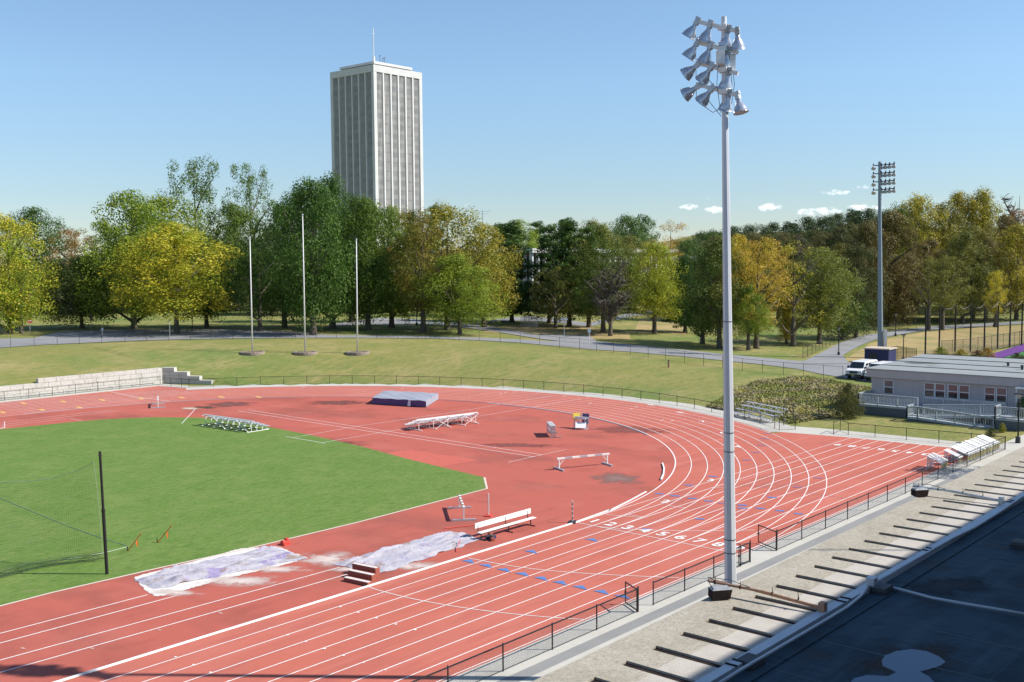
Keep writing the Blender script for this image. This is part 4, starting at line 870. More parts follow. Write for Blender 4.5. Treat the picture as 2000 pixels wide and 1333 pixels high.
# deck
dk = empty('access_ramp', (54.3, 5.7, 0)); tag(dk, 'grey painted timber deck and switchback ramp in front of the trailer', 'ramp')
def rail(x0, y0, z0, x1, y1, z1, name='railing', skirt=True, zg=0.0):
    a, b = np.array([x0-54.3, y0-5.7, z0]), np.array([x1-54.3, y1-5.7, z1]); L = np.linalg.norm((b-a)[:2]); m_ = MB(); d = (b-a)/L
    n = max(1, round(L/1.85))
    for k in range(n+1): p = a+(b-a)*k/n; m_.bar(p+[0, 0, -.2], p+[0, 0, 1.0], .10)
    m_.bar(a+[0, 0, 1.03], b+[0, 0, 1.03], .15, .05); m_.bar(a+[0, 0, .90], b+[0, 0, .90], .05, .09); m_.bar(a+[0, 0, .12], b+[0, 0, .12], .05, .09)
    nb_ = int(L/.14)
    for k in range(1, nb_): p = a+(b-a)*k/nb_; m_.bar(p+[0, 0, .12], p+[0, 0, .9], .035)
    r = m_.build(name, M['deckgrey'], dk)
    m_ = MB(); n_ = np.array([-d[1], d[0], 0])*.0
    m_.bar(a+[0, 0, -.13], b+[0, 0, -.13], .06, .22); m_.build('fascia_board', M['trim'] if False else M['deckgrey'], dk)
    if skirt:
        m_ = MB(); e_ = .035
        m_.add([(a[0]+e_, a[1], zg), (b[0]+e_, b[1], zg), (b[0]+e_, b[1], b[2]-.22), (a[0]+e_, a[1], a[2]-.22)], [(0, 1, 2, 3)]); m_.build('skirt', M['deckdark'], dk)
m_ = MB(); m_.box(0, 3.18, ly(-.3), 0, .93, 1.03); m_.box(1.5, 3.18, ly(-12), ly(-.3)-.01, .93, 1.03); m_.box(-1.8, 1.49, ly(-11), ly(-8.05), .93, 1.03)
m_.box(-1.85, 1.45, ly(-1.0), ly(-.0), .36, .44); 
m_.add([(-1.85, ly(-8.0), .0), (-.25, ly(-8.0), .0), (-.25, ly(-1.0), .44), (-1.85, ly(-1.0), .44)], [(0, 1, 2, 3)])
m_.add([(-.2, ly(-8.0), 1.03), (1.45, ly(-8.0), 1.03), (1.45, ly(-1.0), .44), (-.2, ly(-1.0), .44)], [(0, 1, 2, 3)]); m_.build('decking', M['deckgrey'], dk)
rail(54.3, 5.7, 1.05, 54.3, -.3, 1.05); rail(54.3, 5.7, 1.05, 57.45, 5.7, 1.05, skirt=True); rail(55.75, -.35, 1.05, 55.75, -8.0, 1.05, skirt=False); 
rail(52.4, 0.0, .44, 52.4, -1.0, .44); rail(52.4, -1.05, .44, 52.4, -8.0, .02); rail(52.4, .0, .44, 54.2, .0, .44); rail(54.05, -1.0, .44, 54.05, -8.0, 1.05, skirt=False)
rail(52.5, -8.1, 1.05, 52.5, -10.8, 1.05); rail(52.5, -8.1, 1.05, 54.0, -8.1, 1.05, skirt=False)

# ------------------------------------------------------------------ vans
def make_van(loc, rz, lab):
    """full size passenger van, x forward"""
    v = empty('parked_van', loc, rz); tag(v, lab, 'van', 'white vans parked by the shed'); L, Wd, H = 5.7, 2.0, 2.05
    prof = [(-2.85, .45), (-2.85, 1.2), (-2.75, 1.95), (-2.45, 2.08), (1.15, 2.10), (1.35, 2.04), (2.0, 1.28), (2.75, 1.12), (2.88, 1.0), (2.9, .45)]
    m_ = MB(); n = len(prof); secs_ = [(-1.0, .0), (-.96, 1.0), (.96, 1.0), (1.0, .0)]
    vs = []
    for y, tight in ((-1.0, 0), (1.0, 0)):
        for x, z in prof:
            k = .87 if z > 1.9 else (.97 if z > 1.3 else 1.0); vs.append((x, y*k, z))
    m_.add(vs, [tuple(range(n-1, -1, -1)), tuple(range(n, 2*n))]+[(i, (i+1) % n, n+(i+1) % n, n+i) for i in range(n)])
    body = m_.build('body', M['vanwhite'], v); bv = body.modifiers.new('bevel', 'BEVEL'); bv.width = .05; bv.segments = 2; bv.limit_method = 'ANGLE'
    m_ = MB(); m_.add([(1.40, -.80, 2.0), (1.40, .80, 2.0), (2.02, .86, 1.30), (2.02, -.86, 1.30)], [(0, 1, 2, 3)]); m_.v = [(x+.03, y, z+.02) for x, y, z in m_.v]; m_.build('windscreen', M['glass'], v)
    for s in (-1, 1):
        m_ = MB(); y1, y2 = .985*s, .905*s
        for a, b, c, d in ((.55, 1.25, 1.75, .55), (-.9, .42, .42, -.9), (-2.55, -1.05, -1.05, -2.55)):
            m_.add([(a, y1, 1.30), (c if a == .55 else b, y1, 1.30), (b if a != .55 else 1.22, y2+.012*s, 1.88), (d, y2+.012*s, 1.88)], [(0, 1, 2, 3)])
        m_.build('side_windows', M['glass'], v)
        m_ = MB(); m_.box(1.62, 1.80, s*1.02 if s > 0 else -1.24, 1.24 if s > 0 else -1.02, 1.25, 1.55); m_.build('mirror', M['black'], v)
        m_ = MB(); m_.box(2.86, 2.915, s*.52 if s > 0 else -.92, .92 if s > 0 else -.52, .78, .98); m_.build('headlight', M['lampglass'], v)
        for x in (-1.75, 1.95):
            m_ = MB(); m_.tube([(x, s*.78, .37), (x, s*1.01, .37)], .37, 20); w_ = m_.build('wheel', M['tyre'], v); m_ = MB(); m_.tube([(x, s*1.0, .37), (x, s*1.02, .37)], .2, 14); m_.build('hub', M['galv'], w_)
    m_ = MB(); m_.box(2.87, 2.92, -.50, .50, .70, 1.0); m_.build('grille', M['black'], v)
    m_ = MB(); m_.box(2.85, 3.02, -.98, .98, .40, .62); m_.build('front_bumper', M['black'], v)
    m_ = MB(); m_.box(3.02, 3.03, -.15, .15, .42, .54); m_.build('number_plate', M['yellow'], v); return v
vq = T(1672, 741); face_cam = math.atan2(CAM[1]-vq[1], CAM[0]-vq[0])
vr = face_cam-rad(22)
make_van(tuple(vq+np.array([-math.cos(vr)*2.0, -math.sin(vr)*2.0, .08])), vr, 'white passenger van parked nearer the road, left of the other van')
vq2 = T(1708, 746); make_van(tuple(vq2+np.array([-math.cos(vr)*2.2, -math.sin(vr)*2.2, .08])), vr, 'white van half hidden behind the trailer roof')
sq = T(1717, 709); root = empty('shed', tuple(sq), 0.05); tag(root, 'dark navy shed with a pale roof behind the white vans', 'shed')
m_ = MB(); m_.box(-1.4, 1.7, -1.8, 1.6, 0, 2.0); m_.build('wall', M['navy'], root); m_ = MB(); m_.box(-1.55, 1.85, -1.95, 1.75, 2.0, 2.16); m_.build('roof', mat('tan_roof', (.5, .42, .34), .8), root)
m_ = MB(); m_.box(-1.44, -1.4, -.2, 1.0, .1, 1.5); m_.build('door', M['black'], root)
fence('enclosure_fence', [T(*p) for p in [(1738, 704), (1752, 702), (1770, 705), (1790, 708)]], 1.9, 'dark mesh enclosure fence beside the navy shed', group='taller fences', sp=.16, wire=.02)

# ------------------------------------------------------------------ lamp posts and signs
def lamp_post(px, py, top, lab):
    q = T(px, py); h = hgt(q, top); h = min(max(h, 3.6), 5.6); root = empty('lamp_post', tuple(q)); tag(root, lab, 'lamp post', 'black path lamp posts')
    m_ = MB(); m_.tube([(0, 0, -.3), (0, 0, .55)], [.24, .20], 8); m_.build('base', M['darkgrey'], root)
    m_ = MB(); m_.tube([(0, 0, .5), (0, 0, h-.5)], [.075, .06], 8); m_.build('post', M['black'], root)
    m_ = MB(); m_.tube([(0, 0, h-.5), (0, 0, h-.08)], [.05, .24], 12, caps=False); m_.build('lamp_glass', M['lampglass'], root)
    m_ = MB(); m_.tube([(0, 0, h-.10), (0, 0, h-.03), (0, 0, h)], [.40, .40, .30], 14)
    for a in range(4): m_.bar((.05*math.cos(a*1.57), .05*math.sin(a*1.57), h-.5), (.3*math.cos(a*1.57), .3*math.sin(a*1.57), h-.1), .02)
    m_.build('lamp_cap', M['black'], root)
for px, py, top, lab in [(1988, 866, 768, 'nearest black lamp post beside the trailer ramp at the right edge'), (1638, 695, 640, 'black lamp post at the foot of the climbing footpath'), (1749, 657, 613, 'far black lamp post beside the upper footpath under dark trees'),
                         (1764, 706, 653, 'black lamp post just behind the trailer roof'), (1941, 639, 596, 'far lamp post beside the footpath near the netting posts'), (376, 648, 605, 'black lamp post under the trees right of the golden tree'),
                         (814, 636, 592, 'black lamp post by the side road among the centre trees')]: lamp_post(px, py, top, lab)
def sign(px, py, top, shape, lab, col, sz=.75, rz=None):
    q = T(px, py); h = max(hgt(q, top), 1.2); rz = math.atan2(CAM[1]-q[1], CAM[0]-q[0]) if rz is None else rz; root = empty('road_sign', tuple(q), rz); tag(root, lab, 'sign')
    m_ = MB(); m_.tube([(0, 0, -.2), (0, 0, h-.1)], .04, 6); m_.build('post', M['galv'] if col != 'white' else M['white'], root)
    m_ = MB()
    if shape == 'oct': m_.tube([(.05, 0, h-.4), (.08, 0, h-.4)], sz/2, 8)
    else: m_.box(.05, .08, -sz/2, sz/2, h-sz*1.3, h)
    m_.build('sign_plate', M[{'red': 'redpaint', 'white': 'white', 'grey': 'darkgrey', 'back': 'stonebrown'}[col]], root); return root, h
sr_, h_ = sign(59, 652, 622, 'oct', 'white posted stop sign facing the road at the left edge', 'red', .9)
m_ = MB(); m_.box(.085, .09, -.32, .32, h_-.49, h_-.31); m_.build('sign_text_band', M['white'], sr_)
cu = bpy.data.curves.new('stop_text', 'FONT'); cu.body = 'STOP'; cu.size = .3; cu.align_x = 'CENTER'; cu.align_y = 'CENTER'; ob = bpy.data.objects.new('stop_text', cu); COL.objects.link(ob)
me = bpy.data.meshes.new_from_object(ob.evaluated_get(bpy.context.evaluated_depsgraph_get())); bpy.data.objects.remove(ob); me.materials.append(M['redpaint']); ob = bpy.data.objects.new('lettering', me); COL.objects.link(ob); ob.parent = sr_; ob.location = (.095, 0, h_-.4); ob.rotation_euler = (rad(90), 0, rad(90))
sign(178, 643, 614, 'oct', 'dark backed round stop sign across the road under the trees', 'back', .85)
sign(200, 655, 646, 'box', 'small white notice box on the road fence', 'white', .35)
sign(1151, 672, 642, 'box', 'small white rectangular sign on a white post by the road bend', 'white', .5)
sign(332, 664, 625, 'box', 'slim grey marker post beside the road', 'grey', .12)
sign(1365, 671, 628, 'box', 'slim grey wooden post under the dark roadside tree', 'grey', .10)
q = T(1102, 668); h = hgt(q, 622); root = empty('street_name_sign', tuple(q)); tag(root, 'street name sign with two pale blades on a tall post', 'sign'); m_ = MB(); m_.tube([(0, 0, 0), (0, 0, h)], .04, 6); m_.build('post', M['galv'], root)
m_ = MB(); m_.box(-.6*1.0, .6, -.02, .02, h-.25, h-.08, rot=YAW-1.4); m_.box(-.02, .02, -.5, .5, h-.05, h+.1, rot=.4); m_.build('name_blade', M['galv'], root)
q = T(1306, 718); root = empty('utility_post', tuple(q)); tag(root, 'short dark wooden post standing on a bare patch of the lawn', 'post'); m_ = MB(); m_.tube([(0, 0, 0), (0, 0, .95)], .13, 8); m_.build('post', M['wood'], root); m_ = MB(); m_.tube([(0, 0, .95), (0, 0, 1.0)], .15, 8); m_.build('cap', M['black'], root)
q = T(1034, 640); root = empty('wire_cage', tuple(q)); tag(root, 'pale wire cage standing under the dark pines', 'cage')
m_ = MB()
for k in range(9): x = -1.1+k*.28; m_.bar((x, -1.1, 0), (x, -1.1, 2.0), .04); m_.bar((x, 1.1, 0), (x, 1.1, 2.0), .04); m_.bar((-1.1, x, 0), (-1.1, x, 2.0), .04); m_.bar((1.1, x, 0), (1.1, x, 2.0), .04)
m_.build('bars', M['galv'], root); m_ = MB(); m_.box(-1.15, 1.15, -1.15, 1.15, 1.95, 2.0); m_.build('top_mesh', M['galv'], root)

# ------------------------------------------------------------------ field equipment
def steeple(a, b, h, lab, n=6, c2='galv', lean=0):
    a, b = np.array(a, float), np.array(b, float); c = (a+b)/2; L = np.linalg.norm(b-a); rz = math.atan2(b[1]-a[1], b[0]-a[0])
    root = empty('steeplechase_barrier', (*c[:2], 0.0), rz); tag(root, lab, 'barrier', 'steeplechase barriers on the infield'); beam = root
    L_ = L+.35; cuts = np.linspace(-L_/2, L_/2, n+1); m_ = MB()
    for k in range(n): m_.box(cuts[k], cuts[k+1], -.065, .065, h-.13, h, k % 2)
    m_.build('beam', [M['white'], M[c2]], root)
    for s in (-1, 1):
        m_ = MB(); x = s*L/2; m_.bar((x, 0, .12), (x, 0, h-.13), .09); m_.bar((x-.0, 0, .32), (x-s*.42, 0, h-.15), .05); m_.build('leg', M['white'], root)
        m_ = MB(); m_.box(x-.07, x+.07, -.75, .75, .01, .12); m_.build('foot', M['galv'], root)
    return root
a, b = G(1092, 918), G(1186, 908.5); steeple(a, b, .92, 'long white and grey striped steeplechase barrier standing near the bend kerb', 7)
a, b = G(906, 1018), G(897, 993.5); steeple(a, b, .92, 'steeplechase barrier with brown stripes standing end-on near the field corner', 10, 'wood')
a, b = G(309, 797.5), G(309, 790); steeple(a, b, .95, 'far steeplechase barrier standing end-on near the back straight', 6)
def hurdle_proto():
    root = empty('hurdle', (0, 0, 0)); m_ = MB(); zf = lambda y: .88+.235*y/.6
    m_.add([(.0, -.6, zf(-.6)), (.0, .6, zf(.6)), (.235, .6, zf(.6)), (.235, -.6, zf(-.6)), (.0, -.6, zf(-.6)-.03), (.0, .6, zf(.6)-.03), (.235, .6, zf(.6)-.03), (.235, -.6, zf(-.6)-.03)], [(3, 2, 1, 0), (4, 5, 6, 7), (0, 1, 5, 4), (1, 2, 6, 5), (2, 3, 7, 6), (3, 0, 4, 7)][::1]); m_.build('board', M['white'], root)
    m_ = MB(); m_.add([(.06, -.3, zf(-.3)+.003), (.17, -.3, zf(-.3)+.003), (.17, .2, zf(.2)+.003), (.06, .2, zf(.2)+.003)], [(0, 1, 2, 3)]); m_.build('board_stripe', mat('pale_blue_stripe', (.42, .42, .55), .6, (.68, .68, .70), 4), root)
    for s in (-1, 1):
        m_ = MB(); m_.bar((.05, s*.52, .05), (.05, s*.52, zf(s*.52)-.03), .045); m_.build('upright', M['galv'], root)
        m_ = MB(); m_.bar((.08, s*.52, .035), (-.50, s*.52, .035), .05); m_.build('foot', M['galv'], root)
    m_ = MB(); m_.add([(-.02, -.56, .20), (.13, -.56, .20), (.15, -.56, .58), (.0, -.56, .58)], [(0, 1, 2, 3)], 0); m_.build('side_panel', mat('dull_yellow', (.42, .36, .10), .7, (.25, .24, .12), 3), root); return root
def upright_proto():
    root = empty('hurdle', (0, 0, 0)); m_ = MB(); m_.box(-.012, .012, -.6, .6, .84, 1.06); m_.build('board', M['trim'], root)
    for s in (-1, 1):
        m_ = MB(); m_.bar((0, s*.55, .05), (0, s*.55, .9), .04); m_.build('upright', M['galv'], root)
        m_ = MB(); m_.bar((.02, s*.55, .035), (-.60, s*.55, .035), .05); m_.build('foot', M['galv'], root)
    m_ = MB(); m_.bar((0, -.55, .45), (0, .55, .45), .035); m_.build('crossbar', M['galv'], root); return root
hp0 = hurdle_proto(); used = False
hp1 = upright_proto(); usedset = set()
def hurdle(x, y, rz, lab, group, tilt=0, sc=(1, 1, 1), z=0, proto=None):
    proto = proto or hp0; o = proto if proto.as_pointer() not in usedset else copy_tree(proto); usedset.add(proto.as_pointer()); o.location = (x, y, z); o.rotation_euler = (0, rad(tilt), rz); o.scale = sc; tag(o, lab, 'hurdle', group); return o
for k in range(30):
    x = 33.5+k*.262; hurdle(x, -11.25+.02*math.sin(k*2.1), random.uniform(-.02, .02), 'white topped hurdle nested in the long row along the chute fence', 'long row of nested hurdles', tilt=random.uniform(-7, 5), sc=(1.0, 1.15+random.uniform(-.03, .04), 1.06+random.uniform(-.04, .04)))
for k in range(3): hurdle(32.2+k*.3, -11.1, 0, 'white topped hurdle in the middle bunch of three by the chute fence', 'middle bunch of hurdles', tilt=3)
for k in range(7): hurdle(29.1+k*.27, -10.9+.03*k, random.uniform(-.15, .15), 'white topped hurdle in the small bunch at the left end by the chute fence', 'left bunch of hurdles', tilt=8+random.uniform(-5, 5), sc=(1, 1, .97))
a = G(1078, 858); a = np.array([22.3, 20.9, 0]); dr = np.array([-.75, .66])
p0_ = G(1077, 857); p1_ = G(1067, 845)
dw = (p0_-p1_)[:2]; wz = math.atan2(dw[1], dw[0])-math.pi/2; pc_ = (p0_+p1_)/2
for k in range(7):
    hurdle(pc_[0]-.075*k*math.cos(wz), pc_[1]-.075*k*math.sin(wz), wz, 'hurdle in the tight upright pack casting striped shadows on the infield', 'tight pack of hurdles on the infield', tilt=1, sc=(1, np.linalg.norm(dw)/1.2*.75, 1.02), proto=hp1)
pq = G(1133, 838)
for k, (dx, dy, rz, ti, z) in enumerate([(.1, .1, .1, 0, 0), (.25, -.0, .08, 2, 0), (.40, -.1, .05, -2, 0)]):
    lab = 'upright hurdle in the jumbled pile near the inner kerb' if k < 3 else ('fallen hurdle on the left side of the jumbled pile' if k == 3 else 'fallen white hurdle at the front of the jumbled pile')
    hurdle(pq[0]+dx, pq[1]+dy, rz, lab, 'jumbled hurdles near the inner kerb', ti, (1, 1, 1.05), z, hp1)
def panel(loc, rz, col, lab):
    root = empty('side_board', loc, rz); tag(root, lab, 'board'); m_ = MB(); m_.box(-.02, .02, -.45, .45, .35, 1.1); m_.build('panel', M[col], root); m_ = MB(); m_.bar((0, -.4, 0), (0, -.4, .4), .04); m_.bar((0, .4, 0), (0, .4, .4), .04); m_.build('leg', M['galv'], root)
def big_panel(px, py, z0, w, h, rz, tilt, col, lab):
    q = G(px, py); root = empty('side_board', (q[0], q[1], 0), rz); tag(root, lab, 'board'); m_ = MB(); k = h*math.sin(tilt); hz = h*math.cos(tilt)
    m_.add([(0, -w/2, z0), (0, w/2, z0), (k, w/2, z0+hz), (k, -w/2, z0+hz), (.03, -w/2, z0), (.03, w/2, z0), (k+.03, w/2, z0+hz), (k+.03, -w/2, z0+hz)], [(3, 2, 1, 0), (4, 5, 6, 7), (0, 1, 5, 4), (1, 2, 6, 5), (2, 3, 7, 6), (3, 0, 4, 7)]); m_.build('panel', M[col], root)
    for yy in (-w/2+.05, w/2-.05): m_ = MB(); m_.bar((.02, yy, 0), (.02, yy, z0+.02), .04); m_.build('leg', M['galv'], root)
big_panel(1127, 836, .78, .75, .62, YAW+.5, .2, 'yellow', 'yellow board standing in the jumbled hurdle pile')
big_panel(1143, 837, .45, .80, .95, YAW-.75, .1, 'purple', 'purple board at the right of the jumbled hurdle pile')
big_panel(1134, 840, .18, 1.0, .75, YAW-.1, .9, 'trim', 'white board tipped low at the front of the jumbled hurdle pile')
def standard(px, py, top, lab, base, stripes):
    q = G(px, py); h = hgt(q, top); root = empty('crossbar_stand', tuple(q), .5); tag(root, lab, 'stand', 'crossbar stands'); m_ = MB(); m_.box(-.32, .32, -.22, .22, 0, .07); m_.build('base', M[base], root)
    m_ = MB(); n = 9
    for k in range(n): m_.box(-.035, .035, -.035, .035, .07+(h-.07)*k/n, .07+(h-.07)*(k+1)/n, (k % 2) if stripes else 0)
    m_.build('upright', [M['white'], mat('faded_mark', (.22, .2, .22), .7)], root)
standard(954, 1008, 964, 'slim white upright stand with a red base near the field corner', 'redpaint', False)
standard(1118, 1021, 978, 'white upright stand with dark markings by the finish line', 'black', True)
# bench
root = empty('team_bench', (-6.75, 1.25, 0), math.atan2(1.05-1.25, 4.6)); q0 = G(942, 1058); q1 = G(1047, 1027); 
root.location = (q0[0], q0[1]+.25, 0); rz = math.atan2((q1-q0)[1], (q1-q0)[0]); root.rotation_euler = (0, 0, rz); Lb = np.linalg.norm((q1-q0)[:2])+.15
tag(root, 'long white bench with a backrest beside the home straight', 'bench')
m_ = MB(); m_.box(0, Lb, -.15, .15, .42, .46); m_.build('seat', M['white'], root); m_ = MB(); m_.box(-.05, Lb-.05, .24, .28, .66, .96); m_.build('backrest', M['white'], root)
for x in (.18, Lb/2+.1, Lb-.35):
    m_ = MB(); m_.bar((x, -.34, .03), (x, .34, .03), .05); m_.bar((x, 0, .03), (x, 0, .42), .045); m_.bar((x, 0, .40), (x, .25, .45), .035); m_.bar((x, .24, .42), (x, .25, .85), .035); m_.build('leg', M['black'], root)
q = G(958, 1053); root = empty('equipment_bag', tuple(q)); tag(root, 'dark heap of kit lying under the left end of the white bench', 'kit'); m_ = MB()
for k in range(9): x, y = RNG.uniform(-.55, .45), RNG.uniform(-.22, .22); m_.box(x-.14, x+.14, y-.08, y+.1, 0, RNG.uniform(.08, .28), k % 3, rot=RNG.uniform(0, 1.2))
m_.build('pile', [M['navy'], M['darkgrey'], M['brownbox']], root)
# steps
q = G(702, 1130); root = empty('wooden_steps', (q[0], q[1], 0), .12); tag(root, 'three stepped red and white wooden blocks by the sand pit cover', 'steps')
for k, (x, y) in enumerate([(-.62, -.30), (.02, 0), (.62, .28)]):
    m_ = MB(); m_.box(x-.16, x+.16, y-.95, y+.62, 0, .18+.16*k, 0); m_.build('block', M['brownbox'], root); m_ = MB(); m_.box(x-.17, x+.05, y-.96, y+.63, .18+.16*k, .20+.16*k); m_.build('tread', M['sand'], root)
# bleachers
def bleacher(loc, rz, L, rows, rise, run, lab, col='alum', fr='white', plank=.26, foot=True):
    """rows climb along local +y; planks run along local x"""
    root = empty('bleacher', loc, rz); tag(root, lab, 'bleacher')
    for k in range(rows):
        z = .42+k*rise; y = k*run; m_ = MB(); m_.box(-.15, L+.15, y, y+plank, z-.045, z); m_.build('seat_plank', M[col], root)
        if foot and k: m_ = MB(); m_.box(-.1, L+.1, y-.33, y-.08, z-rise-.045+.0, z-rise); m_.build('foot_plank', M[col], root)
    n = max(2, round(L/1.8)); D = rows*run; zt = .42+(rows-1)*rise-.05
    for i in range(n+1):
        x = .1+(L-.2)*i/n; m_ = MB(); m_.bar((x, -.05, .04), (x, D, .04), .06); m_.bar((x, .1, .04), (x, D-.12, zt), .05)
        for k in range(rows): m_.bar((x, k*run+.13, .04), (x, k*run+.13, .37+k*rise), .045)
        m_.build('frame', M[fr], root)
    for i in range(n):
        xa, xb = .1+(L-.2)*i/n, .1+(L-.2)*(i+1)/n
        if i % 2 == 0: m_ = MB(); m_.bar((xa, D-.1, .05), (xb, D-.1, zt-.05), .04); m_.bar((xb, D-.1, .05), (xa, D-.1, zt-.05), .04); m_.build('cross_brace', M[fr], root)
    return root
q = G(394, 832); q2 = G(470, 843.5); bleacher((q[0], q[1], 0), math.atan2((q2-q)[1], (q2-q)[0]), 7.3, 4, .22, .62, 'silver bleacher seen from behind beside the grass field edge')
bleacher((q[0]+0, q[1], 0), 0, 1, 1, .2, .3, 'x') if False else None
# (turned so that its high side is towards the camera)
bl = bpy.data.objects['bleacher']; rz = math.atan2((q2-q)[1], (q2-q)[0]); nrm = np.array([-math.sin(rz), math.cos(rz)])
bl.rotation_euler = (0, 0, rz+math.pi); d_ = (q2-q)/np.linalg.norm(q2-q); bl.location = (q[0]+d_[0]*7.3-nrm[0]*-2.4*1, q[1]+d_[1]*7.3+nrm[1]*2.4, 0)
q = G(858, 838); q2 = G(935, 828); d_ = (q2-q)[:2]; d_ /= np.linalg.norm(d_); rz = math.atan2(d_[1], d_[0]); nrm = np.array([-d_[1], d_[0]])
st = np.array(G(935, 829)[:2])+nrm*2.7
bleacher((st[0]+.2, st[1], 0), rz+math.pi, 6.9, 4, .22, .66, 'white bleacher seen from behind in the middle of the infield', col='white')
q = G(1437, 815); q2 = G(1512, 836); q = np.array([45.0, 15.1, 0]); q2 = np.array([42.2, 9.2, 0]); rz = math.atan2((q2-q)[1], (q2-q)[0]); 
bleacher((q[0], q[1], 0), rz, 5.9, 4, .30, .66, 'silver bleacher behind the bend fence right of the tall light pole', fr='galv', plank=.24)
# high jump mat
cs = [G(*p)[:2] for p in [(727, 790), (832, 796.5), (856, 781), (752, 775)]]
mt = empty('high_jump_mat', (*cs[1], 0)); tag(mt, 'thick high jump mat under a pale grey weather cover', 'jump mat')
o0 = cs[1]; P4 = [c-o0 for c in cs]; m_ = MB(); n, k = 26, 18; A_ = np.zeros((n, k, 3))
for i in range(n):
    for j in range(k):
        u, v = i/(n-1), j/(k-1); p = (P4[0]*(1-u)+P4[1]*u)*(1-v)+(P4[3]*(1-u)+P4[2]*u)*v
        A_[i, j] = (*p, .78+.05*math.sin(u*9+v*5)*math.sin(v*6)+.03*math.sin(u*23+v*17)-.05*(abs(2*v-1)**6)-.04*(abs(2*u-1)**8))
m_.grid(A_); 
edge = [A_[-1, j] for j in range(k)]
m_.grid(np.array([[e_, (e_[0]+.05+.03*math.sin(j*1.9), e_[1]+.02*math.sin(j*2.3), .06)] for j, e_ in enumerate(edge)]).transpose(1, 0, 2)[::-1])
m_.grid(np.array([[e_, (e_[0], e_[1], .1)] for e_ in [A_[i, -1] for i in range(n)]]))
m_.grid(np.array([[e_, (e_[0], e_[1], .1)] for e_ in [A_[0, j] for j in range(k)]]).transpose(1, 0, 2)); m_.build('cover', mat('pale_cover', (.33, .34, .39), .7, (.27, .28, .34), 1.5), mt, True)
m_ = MB(); front = [A_[i, 0] for i in range(n)]; m_.grid(np.array([[(f_[0]+.03*0, f_[1]-.0, .05), (f_[0], f_[1], f_[2]-.02)] for f_ in front]).transpose(1, 0, 2)); m_.build('side_skirt', M['purple'], mt)
m_ = MB(); a_, b_ = front[17], front[18]; m_.add([(a_[0]-.03, a_[1]-.03, .74), (b_[0]-.03, b_[1]-.03, .74), (b_[0]-.1, b_[1]-.1, .08), (a_[0]-.25, a_[1]-.1, .08)], [(0, 1, 2, 3)]); m_.build('strap', M['trim'], mt)
# sand pits and covers
def ragged(pts, j, n=12):
    res = []
    for a, b in zip(pts, pts[1:]+pts[:1]):
        a, b = np.array(a), np.array(b)
        for k in range(n): t = k/n; res.append(tuple(a*(1-t)+b*t+RNG.normal(0, j, 2)))
    return res
def warp_tarp(name, lab, corners, loc0, seed, fold=None, col=((.50, .48, .60), (.34, .29, .50))):
    o0 = corners[0]; m = bpy.data.materials.new(name+'_cloth'); m.use_nodes = True
    M_ = layered(name+'_cloth', (.37, .355, .41), [((.23, .19, .36), .45, .55, .62, .85, (1, 1.8, 1), 8), ((.43, .405, .44), 1.7, .5, .66, .8, None, 7), ((.24, .17, .13), .6, .57, .63, .85, (1, 2.4, 1), 8), ((.48, .455, .45), 5, .52, .68, .6, None, 5)], rough=.8, bump=.6, bscale=4)
    n, k = 110, 46; rs = np.random.default_rng(seed); A_ = np.zeros((n, k, 3)); cr = [rs.uniform(0, 1, 7) for _ in range(44)]
    for i in range(n):
        for j in range(k):
            u, v = i/(n-1), j/(k-1); p = (corners[0]*(1-u)+corners[1]*u)*(1-v)+(corners[3]*(1-u)+corners[2]*u)*v-o0
            z = .05+.10*max(0, math.sin(math.pi*u)*math.sin(math.pi*v))**.6
            for c in cr: 
                th = c[0]*.9-.2; dd = (u*9-c[1]*9)*math.sin(th)+(v*3.4-c[2]*3.4)*math.cos(th); al = (u*9-c[1]*9)*math.cos(th)-(v*3.4-c[2]*3.4)*math.sin(th)
                z += (.06+.10*c[3])*math.exp(-(dd/(.06+.10*c[4]))**2-(al/(.5+1.3*c[5]))**2)
            if fold: z += fold[2]*math.exp(-((u-fold[0])/.05)**2-((v-fold[1])/.18)**2)
            eu = min(u, 1-u, v, 1-v); z *= min(1, .25+eu*14)
            wob = .12*math.sin(u*21+seed)*(.5-abs(v-.5) < .02)+.06*math.sin(u*47)*(v < .02)
            A_[i, j] = (p[0]+.03*math.sin(v*19), p[1]+wob, max(z, .022))
    b = MB(); b.grid(A_); b.grid(A_[::-1]) if False else None; o = b.build(name, M_, loc=(*o0, 0), smooth=True); tag(o, lab, 'pit cover'); return o
c1 = [G(*p)[:2] for p in [(252, 1143), (598, 1091), (540, 1070), (330, 1118)]]
c1 = [G(*p)[:2] for p in [(262, 1148), (592, 1095), (528, 1071), (238, 1140)]]
t1 = [np.array(G(*p)[:2]) for p in [(300, 1152), (600, 1091), (533, 1069), (262, 1134)]]
m_ = MB(); m_.poly(ragged([tuple(G(*p)[:2]) for p in [(285, 1155), (304, 1166), (330, 1162), (400, 1142), (470, 1124), (560, 1103), (600, 1090), (540, 1068), (470, 1072), (420, 1086), (330, 1110), (262, 1128)]], .035, 16), .016)
o = m_.build('sand_border', M['sand']); tag(o, 'white sand around the wrinkled left pit cover', 'sand', kind='structure')
warp_tarp('sand_pit_cover', 'wrinkled pale purple tarpaulin over the left sand pit', [t1[0], t1[1], t1[2], t1[3]], None, 3, fold=(.18, .12, .30))
t2_ = [np.array(G(*p)[:2]) for p in [(742, 1122), (942, 1054), (880, 1038), (650, 1103)]]
warp_tarp('sand_pit_cover', 'flatter pale purple tarpaulin over the right sand pit, ending at the bench', t2_, None, 8)
